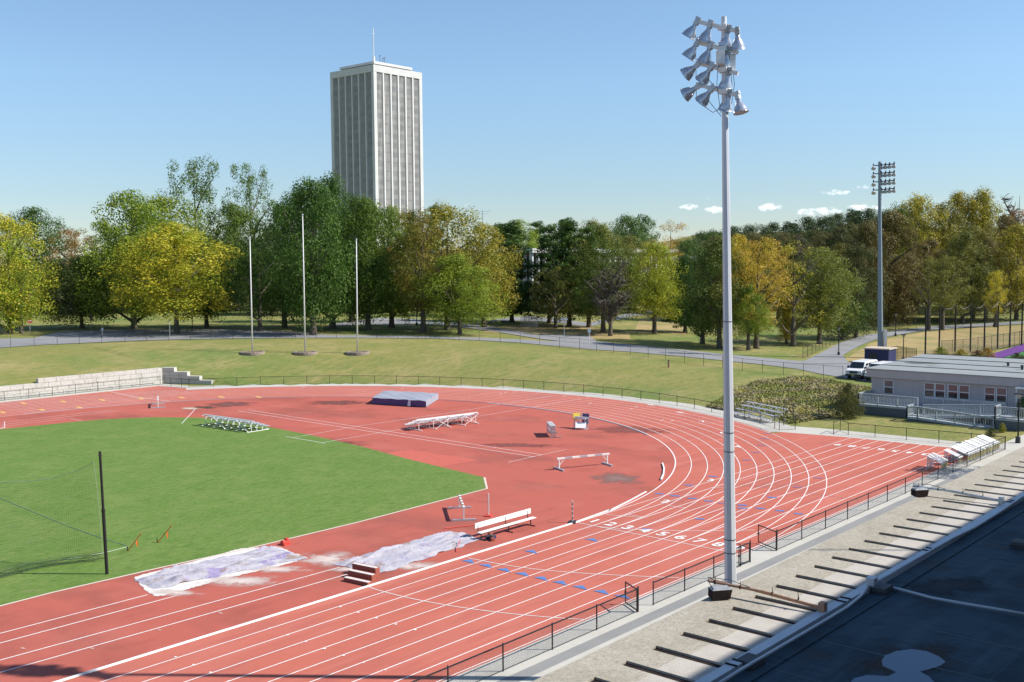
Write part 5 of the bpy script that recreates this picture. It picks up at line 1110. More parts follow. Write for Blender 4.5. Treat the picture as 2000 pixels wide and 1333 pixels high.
for lab, px, py, w_, h_ in [('thin scatter of sand between the two pit covers', 640, 1092, 75, 18), ('sand dusted on the track below the left pit cover', 470, 1135, 110, 14), ('sand dusted on the track below the right pit cover', 800, 1106, 75, 12), ('sand spilled off the lower left corner of the left pit cover', 345, 1158, 60, 9), ('sand spilled along the lower side of the left pit cover', 540, 1112, 85, 9), ('sand spilled at the lower left of the right pit cover', 690, 1112, 50, 9)]:
    stain('sand_dust', lab, 'sand', px, py, w_*1.05, h_*.85, (.60, .49, .44), 1.5, .018)
q = G(557, 1064); root = empty('measuring_marker', tuple(q)); tag(root, 'small bright red plastic marker lying at the grass edge', 'marker'); m_ = MB(); m_.tube([(-.22, 0, .14), (.22, .05, .14)], .14, 10); m_.box(-.25, .25, -.25, -.05, 0, .1); m_.build('body', M['redpaint'], root); m_ = MB(); m_.box(.02, .18, -.1, .1, .2, .36); m_.build('handle', M['redpaint'], root)
a = G(868, 1034); b = G(926, 1027); m_ = MB(); m_.tube([(0, 0, .04), tuple((b-a)+[0, 0, .04])], .035, 6); o = m_.build('crossbar', M['redpaint'], loc=tuple(a)); tag(o, 'thin red bar lying above the right pit cover', 'bar')
a = G(891, 1079); b = G(899, 1064); m_ = MB(); m_.tube([(0, 0, .03), tuple((b-a)+[0, 0, .3])], .02, 6); o = m_.build('rake', M['redpaint'], loc=tuple(a)); tag(o, 'slim dark red rake leaning on the right pit cover', 'rake')
for i, (bx, by, tx, ty, lab) in enumerate([(249, 1077, 277, 1039, 'left orange slanting marker pole on the grass'), (307, 1061, 337, 1023, 'right orange slanting marker pole on the grass')]):
    q = G(bx, by); dep = P(q)[2]; e = np.array([RT[0], RT[1], 0])*(tx-bx)*dep/F+np.array([0, 0, (by-ty)*dep/F*.93]); root = empty('marker_pole', tuple(q)); tag(root, lab, 'marker pole', 'orange marker poles'); m_ = MB(); m_.tube([(0, 0, 0), tuple(e)], .028, 6); m_.build('pole', M['orange'], root)
    m_ = MB(); p = e*.68; m_.add([tuple(p), tuple(p+[.06, -.02, -.25]), tuple(p+[.02, .02, -.5]), tuple(p+[-.05, 0, -.2])], [(0, 1, 2, 3)]); m_.build('ribbon', M['orange'], root)
    m_ = MB(); m_.tube([(0, 0, 0), (0, 0, .28)], .025, 6); m_.build('stake', M['black'], root)
# throwing cage net
qb = G(209, 1122); ht = hgt(qb, 882); root = empty('cage_net', tuple(qb)); tag(root, 'throwing cage corner with a black pole and sagging green net', 'cage net'); tv = lean_top(qb, 195, 882, ht)
m_ = MB(); m_.tube([(0, 0, 0), tuple(tv*.52)], .085, 10); m_.tube([tuple(tv*.52), tuple(tv)], .065, 10); m_.tube([tuple(tv*.51), tuple(tv*.53)], .10, 10); m_.tube([tuple(tv*.97+[-.1, 0, 0]), tuple(tv*.97+[.1, 0, 0])], .04, 6); m_.build('pole', M['black'], root)
dep0 = P(qb)[2]
def atd(px, py, dep): return CAM+ray(px, py)*dep-qb
top = [atd(183, 903, dep0+.2), atd(150, 920, dep0+1.2), atd(100, 935, dep0+2.6), atd(50, 941, dep0+4.0), atd(0, 942, dep0+5.5), atd(-60, 936, dep0+7)]
bot = [G(200, 1083, .35)-qb+np.array([0, 0, 0]), G(160, 1088, .3)-qb, G(110, 1094, .3)-qb, G(60, 1102, .3)-qb, G(0, 1118, .3)-qb, G(-60, 1135, .3)-qb]
def rsm(c, n): c = np.array(c); t = np.arange(len(c)); q = np.linspace(0, len(c)-1, n); return np.stack([np.interp(q, t, c[:, i]) for i in range(3)], 1)
tp, bt = rsm(top, 61), rsm(bot, 61); m_ = MB()
for a, b in zip(tp, bt): m_.bar(tuple(a), tuple(b), .0030)
for f in np.linspace(.02, 1, 46):
    c = tp*(1-f)+bt*f+np.array([0, 0, -.0]); 
    for a, b in zip(c[:-3:3], c[3::3]): m_.bar(tuple(a), tuple(b), .0030)
m_.build('net', M['netmat'], root)
m_ = MB(); m_.tube([tuple(p) for p in tp], .016, 5); m_.tube([tuple(tp[0]), tuple((tp[0]*.5+bt[0]*.5)+[.05, 0, 0]), tuple(bt[0])], .012, 5); m_.tube([tuple(G(a, b, .03)-qb) for a, b in [(0, 973), (60, 998), (130, 1027), (200, 1052), (248, 1066)]], .016, 5)
m_.tube([tuple(G(a, b, .03)-qb) for a, b in [(250, 1068), (205, 1080), (120, 1095)]], .016, 5); m_.build('rope', M['netpale'], root)
m_ = MB(); lo = rsm(bot, 40)
for s in range(26):
    o_ = RNG.normal(0, 1, (40, 3))*np.array([.03, .03, .02])+np.array([RNG.uniform(-.25, .25), RNG.uniform(-.25, .25), RNG.uniform(-.28, .15)]); c = lo+o_
    for a, b in zip(c[:-2:2], c[2::2]): m_.bar(tuple(a), tuple(b), .008)
m_.build('gathered_net', M['netmat'], root)

# ------------------------------------------------------------------ trees
def leaf_mesh(name, lobes, per, size, seed, zf=.42, flat=0.0, gap=.0, droop=0, drop=0.0):
    """crown in a unit space (x,y in -1..1, z 0..1): many small leaf faces clustered in lobes"""
    rg = np.random.default_rng(seed); V = []; T_ = []
    nt_ = 0
    for (c, r) in lobes:
        n = int(per*(r[0]*r[1]*4)**.9*66)+26; tone = np.clip(rg.normal(.4, .28), 0, 1)
        d = rg.normal(0, 1, (n, 3)); d /= np.linalg.norm(d, axis=1)[:, None]; rr = rg.uniform(.45, 1.06, n)**.6
        p = np.array(c)+d*rr[:, None]*np.array(r); p[:, 2] -= droop*rg.uniform(0, 1, n)*r[2]
        nrm = d*1.05+rg.normal(0, .34, (n, 3))+np.array([0, 0, .30]); nrm /= np.linalg.norm(nrm, axis=1)[:, None]
        a = np.cross(nrm, rg.normal(0, 1, (n, 3))); a /= np.linalg.norm(a, axis=1)[:, None]; b = np.cross(nrm, a)
        s = .46*size*rg.uniform(.6, 1.35, n)[:, None]; b = b*rg.uniform(.45, .9, n)[:, None]
        a = a*np.array([1, 1, zf]); b = b*np.array([1, 1, zf]); V.append(np.stack([p-a*s, p-b*s*.9, p+a*s, p+b*s], 1)); T_.append(np.clip(tone+rg.normal(0, .16, n)+.18*(d[:, 2]), 0, 1))
    V = np.concatenate(V); T_ = np.concatenate(T_); n = len(V)
    me = bpy.data.meshes.new(name); me.vertices.add(n*4); me.vertices.foreach_set('co', V.reshape(-1)); me.loops.add(n*4); me.loops.foreach_set('vertex_index', np.arange(n*4))
    me.polygons.add(n); me.polygons.foreach_set('loop_start', np.arange(0, n*4, 4)); me.polygons.foreach_set('loop_total', np.full(n, 4)); me.update()
    at = me.attributes.new('tone', 'FLOAT', 'FACE'); at.data.foreach_set('value', T_.astype(np.float32)); me.materials.append(M['leaf']); me.validate(); return me
def lobes_round(seed, n=70, rz=.26, shape='round', rl=(.16, .32)):
    rg = np.random.default_rng(seed); L = []
    for i in range(n):
        z = rg.uniform(.03, .97)
        if shape == 'round': R_ = math.sqrt(max(0, 1-(2*z*.96-.86)**2)) if z > .43 else (.72+.28*math.sin(z/.43*1.57))
        elif shape == 'oval': R_ = (math.sin(math.pi*min(1, z*.9+.12)))**.6*.95
        elif shape == 'cone': R_ = 1.02*(1-z)**.75+.05
        elif shape == 'vase': R_ = .45+.55*math.sin(math.pi*min(z*.95+.05, 1))**.8
        elif shape == 'dome': R_ = math.sqrt(max(0, 1-z**2.2))
        a = rg.uniform(0, 6.283); q = R_*(rg.uniform(.45, 1.0) if i % 3 else rg.uniform(0, .5)); r = rg.uniform(*rl)*(1.1-.35*z)*rg.choice([.7, 1, 1, 1.15])
        L.append(((q*math.cos(a), q*math.sin(a), z), (r, r, r*rz/.26*.42)))
    return L
def lobes_pine(seed, tiers=13):
    rg = np.random.default_rng(seed); L = []
    for t in range(tiers):
        z = .05+.9*t/(tiers-1); R_ = (1-z)**.65*.9+.08; n = max(3, int(9*R_)+2); a0 = rg.uniform(0, 6)
        for k in range(n):
            a = a0+6.283*k/n+rg.normal(0, .2); l = R_*rg.uniform(.55, 1.05)
            for f in (.35, .65, .95): L.append(((l*f*math.cos(a), l*f*math.sin(a), z+.03*rg.normal()-.0), (.17*(1.2-f*.4), .17*(1.2-f*.4), .026)))
    return L
def trunk_mesh(name, seed, bare=False, n1=9):
    rg = np.random.default_rng(seed); b = MB()      # unit: z -0..1 is crown height, trunk below handled by scale of a separate bole
    for k in range(n1):
        a = rg.uniform(0, 6.28); z0 = rg.uniform(-.05, .55); l = rg.uniform(.45, .85); z1 = z0+rg.uniform(.15, .42)
        pts = [(0, 0, z0), (l*.45*math.cos(a), l*.45*math.sin(a), z0+(z1-z0)*.45), (l*math.cos(a+.2), l*math.sin(a+.2), z1)]; b.tube(pts, [.035, .022, .006] if bare else [.018, .011, .003], 5)
        if bare:
            for q in range(26):
                f = rg.uniform(.2, 1); p = np.array(pts[0])*(1-f)+np.array(pts[2])*f; d = rg.normal(0, 1, 3); d[2] = abs(d[2])*.5; d /= np.linalg.norm(d); e = p+d*np.array([.3, .3, .16])*rg.uniform(.6, 1.2)
                b.tube([tuple(p), tuple((p+e)/2+rg.normal(0, .02, 3)), tuple(e)], [.008, .005, .002], 3, caps=False)
    b.tube([(0, 0, -.1), (.02, .01, .4), (0, .03, .92)], [.040, .024, .005], 6)
    o = b.build(name, M['bark']); me = o.data; bpy.data.objects.remove(o); return me
ARCH = {}
for i in range(4): ARCH['round%d' % i] = leaf_mesh('crown_round', lobes_round(20+i, 165), 7.5, .046, 120+i)
for i in range(2): ARCH['oval%d' % i] = leaf_mesh('crown_oval', lobes_round(40+i, 165, shape='oval'), 7.5, .046, 140+i)
for i in range(2): ARCH['vase%d' % i] = leaf_mesh('crown_open', lobes_round(50+i, 125, shape='vase', rl=(.12, .24)), 8.0, .040, 150+i)
for i in range(2): ARCH['pine%d' % i] = leaf_mesh('crown_pine', lobes_pine(60+i), 10, .042, 160+i)
ARCH['spruce0'] = leaf_mesh('crown_dense', lobes_round(70, 130, shape='dome', rl=(.14, .26)), 8.0, .044, 170)
ARCH['thin0'] = leaf_mesh('crown_thin', lobes_round(80, 60, shape='round', rl=(.12, .24)), 5.0, .036, 180)
TR = [trunk_mesh('limbs', 200+i) for i in range(3)]; TRB = trunk_mesh('bare_limbs', 210, True, 26)
GREEN, DGREEN, MGREEN = (.050, .100, .018), (.022, .052, .014), (.068, .125, .020)
YGREEN, YELLOW, GOLD, ORANGE, OLIVE, BROWN, RUST = (.155, .205, .022), (.42, .34, .030), (.50, .36, .03), (.42, .20, .035), (.115, .120, .028), (.11, .085, .032), (.22, .09, .035)
NT = 0
def bole_r(h): return .16+.016*h
def tree(px, base, top, wpx, cb, arch, c1, c2, label, name='tree', dist=None, group=None, thick=1.0, dx=0):
    """px/base: foot of the trunk; top, cb: crown top and bottom rows; wpx: crown width, all in the photo"""
    global NT; NT += 1
    if dist is None: q = T(px, base)
    else:
        d = ray(px, base); q = CAM+d*dist; q = np.array([q[0], q[1], float(terr(q[0], q[1]))])
    H_ = hgt(q, top-2); zc = max(hgt(q, cb+7), .8); rx = wpx*mpp(q)/2*1.25; c1 = (c1[0]*1.85, c1[1]*1.60, c1[2]*1.25); c2 = (c2[0]*1.85, c2[1]*1.70, c2[2]*1.35)
    if c1[0] > .25: c1 = (c1[0]*.88, c1[1]*1.08, c1[2])
    lim = lambda c: (min(c[0], .54), min(c[1], .45), c[2])
    c1, c2 = lim(c1), lim(c2)
    root = empty(name, tuple(q), RNG.uniform(0, 6.28)); tag(root, label, 'tree', group)
    hc = H_-zc
    if arch != 'bare':
        cr = bpy.data.objects.new('crown', ARCH[arch]); COL.objects.link(cr); cr.parent = root; cr.location = (0, 0, zc); cr.scale = (rx, rx, hc); cr.color = (*c1, 1); cr['tint'] = [float(v) for v in c2]
    b = MB(); r = bole_r(H_)*thick; b.tube([(0, 0, -.6), (0, 0, .35), (.02, .03, zc*.6), (.05, 0, zc+hc*.28)], [r*1.5, r*1.08, r*.9, r*.62], 9)
    tk = b.build('trunk', M['bark'], root, True)
    lm = bpy.data.objects.new('limbs', TRB if arch == 'bare' or 'half bare' in label and arch == 'thin0' else TR[NT % 3]); COL.objects.link(lm); lm.parent = root; lm.location = (0, 0, zc); lm.scale = (rx, rx, hc)
    return root
g0 = 'roadside trees beyond the bank'
TREES = [
 # px, base, top, width, crown bottom, archetype, colour, tint, label
 (20, 650, 425, 140, 628, 'round0', YGREEN, YELLOW, 'large yellow green tree at the left edge of the picture'),
 (42, 652, 520, 60, 620, 'vase0', YGREEN, OLIVE, 'smaller yellow green tree at the foot of the leftmost tree'),
 (160, 641, 500, 150, 618, 'round1', DGREEN, OLIVE, 'dark low tree behind the round stop sign'),
 (262, 642, 378, 170, 612, 'round2', MGREEN, YGREEN, 'tall mid green tree left of the golden tree'),
 (345, 652, 440, 205, 606, 'round3', YELLOW, YGREEN, 'bright golden yellow tree, brightest on the left side'),
 (404, 640, 470, 120, 610, 'round1', DGREEN, GREEN, 'dark green tree just right of the golden tree'),
 (508, 648, 470, 120, 612, 'vase0', GREEN, DGREEN, 'loose green tree behind the left flagpole'),
 (556, 640, 400, 125, 606, 'round0', GREEN, DGREEN, 'dark green tree between the left and middle flagpoles'),
 (612, 655, 352, 150, 606, 'oval0', (.035, .08, .018), GREEN, 'tall dark green tree behind the middle flagpole'),
 (650, 642, 350, 120, 606, 'oval1', (.035, .08, .018), GREEN, 'tall dark green tree whose top overlaps the tower foot'),
 (687, 630, 384, 110, 604, 'round2', DGREEN, GREEN, 'dark green tree in front of the tower, left of the right flagpole'),
 (719, 645, 388, 130, 606, 'oval0', (.085, .14, .02), (.03, .07, .018), 'yellow green topped tree just right of the right flagpole'),
 (765, 640, 408, 90, 608, 'round3', MGREEN, YGREEN, 'fresh green tree below the right corner of the tower'),
 (827, 650, 410, 120, 604, 'vase1', (.10, .125, .026), (.17, .12, .035), 'olive tree with reddish brown lower leaves'),
 (873, 645, 403, 160, 600, 'round0', (.12, .145, .026), (.19, .18, .03), 'broad olive yellow tree right of the tower'),
 (945, 640, 440, 120, 606, 'round2', (.11, .14, .024), (.24, .2, .03), 'olive green tree left of the dark pines'),
 (898, 654, 500, 140, 622, 'round1', (.085, .14, .022), YGREEN, 'lighter green smaller tree standing in front of the olive trees'),
 (1000, 630, 432, 130, 608, 'pine0', DGREEN, GREEN, 'dark spreading pine at the centre of the tree line'),
 (1073, 632, 438, 110, 606, 'pine1', DGREEN, GREEN, 'dark pine in front of the white roofed building'),
 (1085, 642, 520, 95, 622, 'vase0', (.04, .06, .02), OLIVE, 'small dull green tree below the pines'),
 (1112, 638, 428, 120, 602, 'pine0', DGREEN, MGREEN, 'tall dark pine right of the white roofed building'),
 (1150, 640, 440, 90, 610, 'pine1', (.035, .07, .016), MGREEN, 'pine with a slim trunk left of the greyish tree'),
 (1192, 657, 500, 100, 622, 'thin0', (.05, .085, .02), (.10, .10, .06), 'green tree with a grey half bare top'),
 (1178, 650, 445, 110, 612, 'round3', GREEN, OLIVE, 'green tree rising behind the half bare tree'),
 (1278, 652, 478, 105, 612, 'round0', (.24, .22, .028), YGREEN, 'yellow green tree with a lone dark trunk, right of centre'),
 (1338, 650, 500, 80, 630, 'pine0', DGREEN, GREEN, 'dark pine between the yellow tree and the light pole'),
 (1405, 680, 467, 110, 640, 'oval1', (.045, .085, .02), OLIVE, 'green tree just left of the tall light pole'),
 (1372, 672, 490, 90, 645, 'round2', DGREEN, GREEN, 'dark green tree behind the slim grey post'),
 (1477, 681, 466, 120, 636, 'vase1', (.30, .22, .035), ORANGE, 'orange yellow tree just right of the tall light pole'),
 (1462, 684, 560, 70, 648, 'round1', MGREEN, YGREEN, 'green lower tree under the orange tree'),
 (1549, 677, 475, 135, 640, 'thin0', (.17, .15, .03), YELLOW, 'airy golden tree with visible branches right of the orange tree'),
 (1536, 672, 600, 34, 662, 'round3', GOLD, ORANGE, 'small bright orange yellow sapling under the airy golden tree'),
 (1600, 672, 488, 130, 634, 'round2', (.15, .155, .03), (.07, .09, .03), 'olive green tree left of the distant light pole'),
 (1645, 664, 540, 80, 648, 'round0', (.045, .07, .025), GREEN, 'small dull green tree by the path fence'),
 (1672, 660, 478, 105, 642, 'spruce0', (.03, .042, .014), (.05, .06, .02), 'dense dark rounded tree beside the path fence'),
 (1736, 636, 415, 130, 612, 'oval0', (.06, .062, .022), BROWN, 'tall brownish green tree behind the distant light pole'),
 (1690, 640, 440, 95, 615, 'oval1', (.045, .055, .018), BROWN, 'dark olive tree left of the distant light pole'),
 (1814, 646, 505, 80, 612, 'thin0', (.09, .11, .03), OLIVE, 'small pale trunked tree on the right lawn, left one'),
 (1841, 645, 498, 90, 606, 'vase0', (.10, .12, .03), OLIVE, 'small pale trunked tree on the right lawn, right one'),
 (1880, 632, 455, 100, 604, 'round1', (.06, .08, .022), OLIVE, 'olive tree behind the netting posts'),
 (1945, 640, 530, 40, 606, 'vase1', YELLOW, GOLD, 'small bright yellow tree by the netting posts'),
 (1925, 628, 470, 90, 604, 'round3', (.07, .085, .022), BROWN, 'dull green tree behind the small bright yellow tree'),
 (1985, 625, 440, 100, 596, 'oval0', (.13, .13, .03), GOLD, 'yellowish tree at the right edge behind the netting'),
]
for t in TREES: tree(*t[:8], t[8], group=None)
BACK = [ # px, base, top, width, crown bottom, archetype, colours, label, distance
 (75, 606, 410, 120, 560, 'round3', (.035, .075, .022), GREEN, 'rounded dark green tree behind the left trees, against the sky', 300),
 (150, 606, 448, 100, 560, 'vase1', OLIVE, RUST, 'dull brown green tree behind the left trees', 280),
 (25, 606, 455, 90, 560, 'vase0', OLIVE, BROWN, 'olive brown tree behind the large left tree', 280),
 (215, 606, 430, 90, 560, 'vase0', MGREEN, YGREEN, 'thin pale green treetop left of the tall green tree', 240),
 (320, 604, 388, 190, 560, 'round0', (.085, .135, .022), YGREEN, 'broad yellow green tree rising behind the golden tree', 250),
 (385, 600, 308, 120, 540, 'vase1', (.06, .10, .022), MGREEN, 'very tall airy tree, left of the two tallest against the sky', 262),
 (492, 600, 314, 100, 540, 'vase0', (.065, .105, .024), MGREEN, 'very tall airy tree, right of the two tallest against the sky', 265),
 (462, 600, 400, 110, 560, 'oval0', (.085, .13, .022), GREEN, 'yellowish green tree behind the left flagpole', 245),
 (580, 600, 372, 100, 560, 'round1', (.04, .085, .02), GREEN, 'dark treetop between the tall airy tree and the tower', 250),
 (705, 600, 420, 100, 560, 'round2', (.045, .09, .02), YGREEN, 'green treetop at the foot of the tower', 260),
 (805, 600, 412, 80, 560, 'pine0', DGREEN, GREEN, 'small dark pine top at the right foot of the tower', 280),
 (850, 600, 401, 60, 560, 'pine1', DGREEN, GREEN, 'dark pine top behind the olive trees', 290),
 (975, 600, 436, 80, 560, 'pine0', (.03, .06, .02), GREEN, 'dark pine top right of the thin mast', 300),
 (1015, 600, 434, 90, 560, 'round3', MGREEN, YGREEN, 'brighter green treetop behind the central pine', 290),
 (1050, 600, 432, 80, 560, 'pine1', (.03, .062, .02), GREEN, 'dark pine top above the white roof', 310),
 (1105, 600, 426, 90, 560, 'pine0', (.03, .062, .02), GREEN, 'dark pine top, fourth from the mast', 310),
 (1160, 600, 434, 90, 560, 'round0', (.06, .10, .022), OLIVE, 'green rounded treetop right of the dark pine tops', 300),
 (1215, 600, 424, 110, 560, 'round1', (.045, .085, .026), GREEN, 'bluish green broad treetop near the centre right', 310),
 (1255, 600, 424, 80, 560, 'round2', (.04, .08, .026), GREEN, 'dark green treetop left of the orange one', 320),
 (1310, 600, 434, 100, 560, 'thin0', (.26, .17, .05), (.30, .20, .07), 'thin orange tan treetop against the sky', 320),
 (1290, 600, 470, 90, 560, 'vase1', (.15, .13, .035), ORANGE, 'orange tinged tree above the yellow green tree', 260),
 (1230, 604, 465, 90, 570, 'round3', (.10, .12, .028), OLIVE, 'olive tree left of the yellow green tree', 250),
 (1345, 600, 470, 70, 560, 'round0', (.05, .09, .03), GREEN, 'green treetop left of the light pole', 290),
 (1440, 620, 462, 70, 580, 'round2', GOLD, ORANGE, 'gold crowned tree partly hidden by the tall light pole', 225),
 (1520, 620, 485, 70, 580, 'vase0', (.30, .20, .04), ORANGE, 'orange brown tree behind the airy golden tree', 240),
 (1385, 600, 452, 90, 560, 'spruce0', (.03, .05, .025), GREEN, 'dark treetop behind the tall light pole', 330),
 (1570, 610, 452, 70, 560, 'bare', BROWN, BROWN, 'bare grey branched tree behind the golden trees', 250),
 (1640, 620, 480, 90, 570, 'round3', (.07, .075, .025), OLIVE, 'dull olive tree behind the dense dark tree', 235),
 (1790, 615, 385, 110, 560, 'round0', (.09, .10, .024), GOLD, 'tall golden green tree, first on the right ridge', 255),
 (1840, 615, 400, 100, 560, 'round2', (.10, .105, .024), OLIVE, 'tall olive green tree, second on the right ridge', 258),
 (1870, 612, 377, 100, 550, 'oval0', (.12, .115, .024), GOLD, 'golden crowned tree, third on the right ridge', 262),
 (1915, 612, 376, 90, 550, 'oval1', (.14, .13, .024), GOLD, 'golden crowned tree at the top of the right ridge', 262),
 (1955, 612, 425, 90, 550, 'round3', (.09, .085, .026), BROWN, 'brownish tree below the bare treetop on the right', 250),
 (1985, 612, 372, 90, 520, 'bare', BROWN, BROWN, 'bare branched treetop against the sky at the right edge', 268),
 (1999, 612, 408, 70, 540, 'vase0', (.13, .08, .035), RUST, 'reddish brown treetop at the right edge', 260),
 (1750, 612, 400, 80, 550, 'spruce0', (.035, .06, .02), GREEN, 'dark green treetop left of the right ridge trees', 275),
 (1810, 620, 470, 110, 580, 'round1', (.055, .06, .022), BROWN, 'brown green tree in the shade below the right ridge', 240),
 (1765, 622, 500, 90, 590, 'round3', (.05, .055, .02), BROWN, 'dark brown green tree right of the distant light pole', 232),
 (1900, 618, 445, 100, 585, 'round0', (.09, .095, .026), OLIVE, 'olive tree above the netting posts', 238),
]
for t in BACK: tree(*t[:8], t[8], name='tree', dist=t[9])
# wooded hillside far right: single trees, smaller and darker
rgh = np.random.default_rng(5)
adj = ['topmost', 'upper', 'high', 'dark', 'darker', 'rounded', 'broad', 'narrow', 'small', 'large', 'hazy', 'middle', 'lower', 'olive tinged', 'dull green', 'deep green']
ridge = [(1330, 470), (1362, 458), (1395, 452), (1430, 446), (1470, 440), (1505, 438), (1540, 434), (1575, 428), (1605, 424), (1635, 420), (1665, 410), (1695, 412), (1725, 413), (1755, 414), (1785, 410)]
for i, (px, top) in enumerate(ridge):
    tree(px, 600, top, 92, 540, ['spruce0', 'round1', 'pine0', 'round3'][i % 4], (.026, .048, .024), (.05, .075, .028), 'dark tree on the skyline of the wooded hill at the right', dist=360+rgh.uniform(-20, 60), group='skyline trees of the wooded hill')
for i in range(26):
    px = 1380+i*17+rgh.uniform(-8, 8); top = np.interp(px, [1380, 1500, 1650, 1800], [468, 458, 440, 428])+rgh.uniform(-3, 18)
    c = [(.035, .055, .022), (.06, .065, .026), (.085, .075, .03), (.03, .05, .02)][i % 4]
    tree(px, 600, top, 70, 545, ['round0', 'round2', 'spruce0', 'oval1'][i % 4], c, (.09, .085, .03), 'tree on the slope of the wooded hill at the right, below the skyline', dist=310+rgh.uniform(-20, 30), group='slope trees of the wooded hill')
# dark undergrowth and far trees filling behind the roadside trees
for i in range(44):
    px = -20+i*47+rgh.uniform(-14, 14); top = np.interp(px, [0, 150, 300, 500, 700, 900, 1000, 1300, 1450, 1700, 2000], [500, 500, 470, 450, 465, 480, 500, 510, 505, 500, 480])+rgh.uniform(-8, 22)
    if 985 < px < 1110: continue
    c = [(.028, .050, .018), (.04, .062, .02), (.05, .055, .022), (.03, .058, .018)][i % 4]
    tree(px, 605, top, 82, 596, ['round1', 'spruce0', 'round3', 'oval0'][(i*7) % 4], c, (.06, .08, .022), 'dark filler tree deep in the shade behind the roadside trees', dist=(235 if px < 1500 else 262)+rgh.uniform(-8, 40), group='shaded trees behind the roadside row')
# tree near the building that dapples the path
q = np.array([34.5, -19.0, 0]); root = empty('tree', tuple(q)); tag(root, 'leafy tree beside the path end at the right edge, dappling the paving', 'tree')
cr = bpy.data.objects.new('crown', ARCH['vase1']); COL.objects.link(cr); cr.parent = root; cr.location = (0, 0, 2.6); cr.scale = (3.3, 3.0, 7.0); cr.color = (*DGREEN, 1); cr['tint'] = list(map(float, GREEN))
b = MB(); b.tube([(0, 0, 0), (0, 0, 3), (.1, 0, 6)], [.16, .12, .06], 8); b.build('trunk', M['bark'], root, True)
# shrubs
def shrub(px, py, wpx, hpx, c1, c2, lab, arch='round1', group=None, z=None):
    q = T(px, py) if z is None else G(px, py, z); mp = mpp(q); root = empty('shrub', tuple(q), RNG.uniform(0, 6)); tag(root, lab, 'shrub', group)
    cr = bpy.data.objects.new('foliage', ARCH[arch]); COL.objects.link(cr); cr.parent = root; cr.location = (0, 0, -.15); cr.scale = (wpx*mp/2, wpx*mp/2, hpx*mp*1.1); cr.color = (*c1, 1); cr['tint'] = [float(v) for v in c2]
    lm = bpy.data.objects.new('stems', TR[0]); COL.objects.link(lm); lm.parent = root; lm.scale = (wpx*mp/2.3, wpx*mp/2.3, hpx*mp)
for a in [(1838, 700, 34, 22, (.26, .26, .03), YGREEN, 'yellow green shrub behind the trailer roof, leftmost'), (1875, 702, 30, 20, (.26, .23, .04), YELLOW, 'yellowish shrub behind the trailer roof, second from the left'),
          (1908, 704, 30, 20, (.16, .09, .06), BROWN, 'brownish shrub behind the trailer roof'), (1930, 706, 34, 26, (.30, .22, .03), ORANGE, 'orange yellow shrub behind the trailer roof beside the purple turf'), (1988, 712, 36, 22, (.05, .05, .02), BROWN, 'dark shrub at the right edge behind the trailer roof'),
          (1655, 818, 60, 66, (.10, .10, .03), OLIVE, 'bushy olive shrub at the left end of the trailer deck')]: shrub(*a)
for a in [(1935, 852, 26, 18, (.05, .07, .02), OLIVE, 'low dark shrub at the foot of the ramp'), (1957, 845, 16, 20, YGREEN, YELLOW, 'small bright shrub beside the ramp end'), (1995, 838, 34, 60, DGREEN, GREEN, 'dark leafy bush at the right edge beside the near lamp post')]: shrub(*a, z=0.0)
for px, py, lab in [(773, 618, 'small yellow bush by the side road, left one'), (791, 618, 'small yellow bush by the side road, right one')]: shrub(px, py, 16, 14, YELLOW, YGREEN, lab)

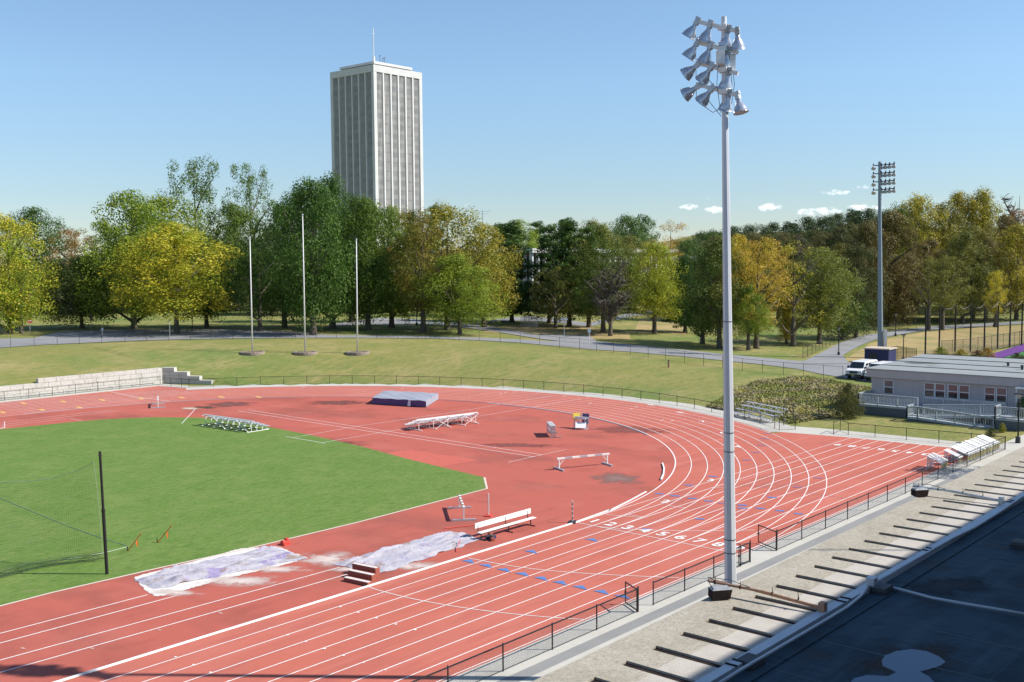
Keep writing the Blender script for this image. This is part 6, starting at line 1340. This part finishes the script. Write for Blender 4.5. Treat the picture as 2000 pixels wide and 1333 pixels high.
# ------------------------------------------------------------------ weed meadow and grass tufts
def weeds():
    rg = np.random.default_rng(11); V = []; col = []
    n = 46000
    poly = np.array([G(*p, .2)[:2] for p in [(1380, 792), (1440, 768), (1490, 756), (1580, 748), (1700, 766), (1690, 782), (1640, 808), (1545, 824), (1500, 802), (1425, 800)]])
    mn, mxx = poly.min(0), poly.max(0)
    pts = rg.uniform(mn, mxx, (n*3, 2)); 
    def inside(P_):
        r = np.zeros(len(P_), bool); j = len(poly)-1
        for i in range(len(poly)):
            a, b = poly[i], poly[j]; c = ((a[1] > P_[:, 1]) != (b[1] > P_[:, 1])) & (P_[:, 0] < (b[0]-a[0])*(P_[:, 1]-a[1])/(b[1]-a[1]+1e-12)+a[0]); r ^= c; j = i
        return r
    pts = pts[inside(pts)][:n]; n = len(pts)
    z = terr(pts[:, 0], pts[:, 1]); nzv = np.sin(pts[:, 0]*.55+1.3*np.sin(pts[:, 1]*.4))*np.cos(pts[:, 1]*.62+.8*np.sin(pts[:, 0]*.3))
    h = .03+.22*np.clip(nzv+.35, 0, 1)+rg.uniform(0, .42, n)**2
    reps = 4; P3 = []; CT_ = []
    pal = np.array([(.17, .18, .045), (.24, .23, .06), (.13, .155, .035), (.28, .24, .11), (.16, .14, .07), (.32, .28, .18), (.29, .26, .05)])
    k1 = np.clip(((nzv+1)*3.2+rg.normal(0, .8, n)).astype(int), 0, 6)
    for r in range(reps):
        d = rg.normal(0, 1, (n, 3)); d[:, 2] = np.abs(d[:, 2])*.6; d /= np.linalg.norm(d, axis=1)[:, None]
        zz = z+h*rg.uniform(.25, 1, n); c = np.stack([pts[:, 0]+rg.normal(0, .12, n), pts[:, 1]+rg.normal(0, .12, n), zz], 1)
        a = np.cross(d, [0, 0, 1.]); a /= np.linalg.norm(a, axis=1)[:, None]+1e-6; s = rg.uniform(.03, .085, n)[:, None]; up = np.array([-.35, .45, .55])+rg.normal(0, .45, (n, 3))
        P3.append(np.stack([c-a*s-up*s*1.6, c+a*s-up*s*1.6, c+a*s*.6+up*s*1.6, c-a*s*.6+up*s*1.6], 1)); CT_.append(pal[np.clip(k1+(rg.uniform(0, 1, n) > .8)*1, 0, 6)]*rg.uniform(1.0, 1.7, (n, 1)))
    V = np.concatenate(P3); Cc = np.concatenate(CT_); m = len(V); me = bpy.data.meshes.new('weed_meadow'); me.vertices.add(m*4); me.vertices.foreach_set('co', V.reshape(-1)); me.loops.add(m*4); me.loops.foreach_set('vertex_index', np.arange(m*4))
    me.polygons.add(m); me.polygons.foreach_set('loop_start', np.arange(0, m*4, 4)); me.polygons.foreach_set('loop_total', np.full(m, 4)); me.update()
    at = me.attributes.new('wcol', 'FLOAT_COLOR', 'FACE'); at.data.foreach_set('color', np.c_[Cc, np.ones(m)].reshape(-1).astype(np.float32))
    mt_ = bpy.data.materials.new('weeds'); mt_.use_nodes = True; t = mt_.node_tree; a_ = t.nodes.new('ShaderNodeAttribute'); a_.attribute_name = 'wcol'; t.links.new(a_.outputs['Color'], t.nodes['Principled BSDF'].inputs['Base Color']); t.nodes['Principled BSDF'].inputs['Roughness'].default_value = .9
    me.materials.append(mt_); me.validate(); o = bpy.data.objects.new('weed_meadow', me); COL.objects.link(o); tag(o, 'tall mixed weeds and seed heads growing in the hollow behind the silver bleachers', 'weeds', kind='stuff')
weeds()
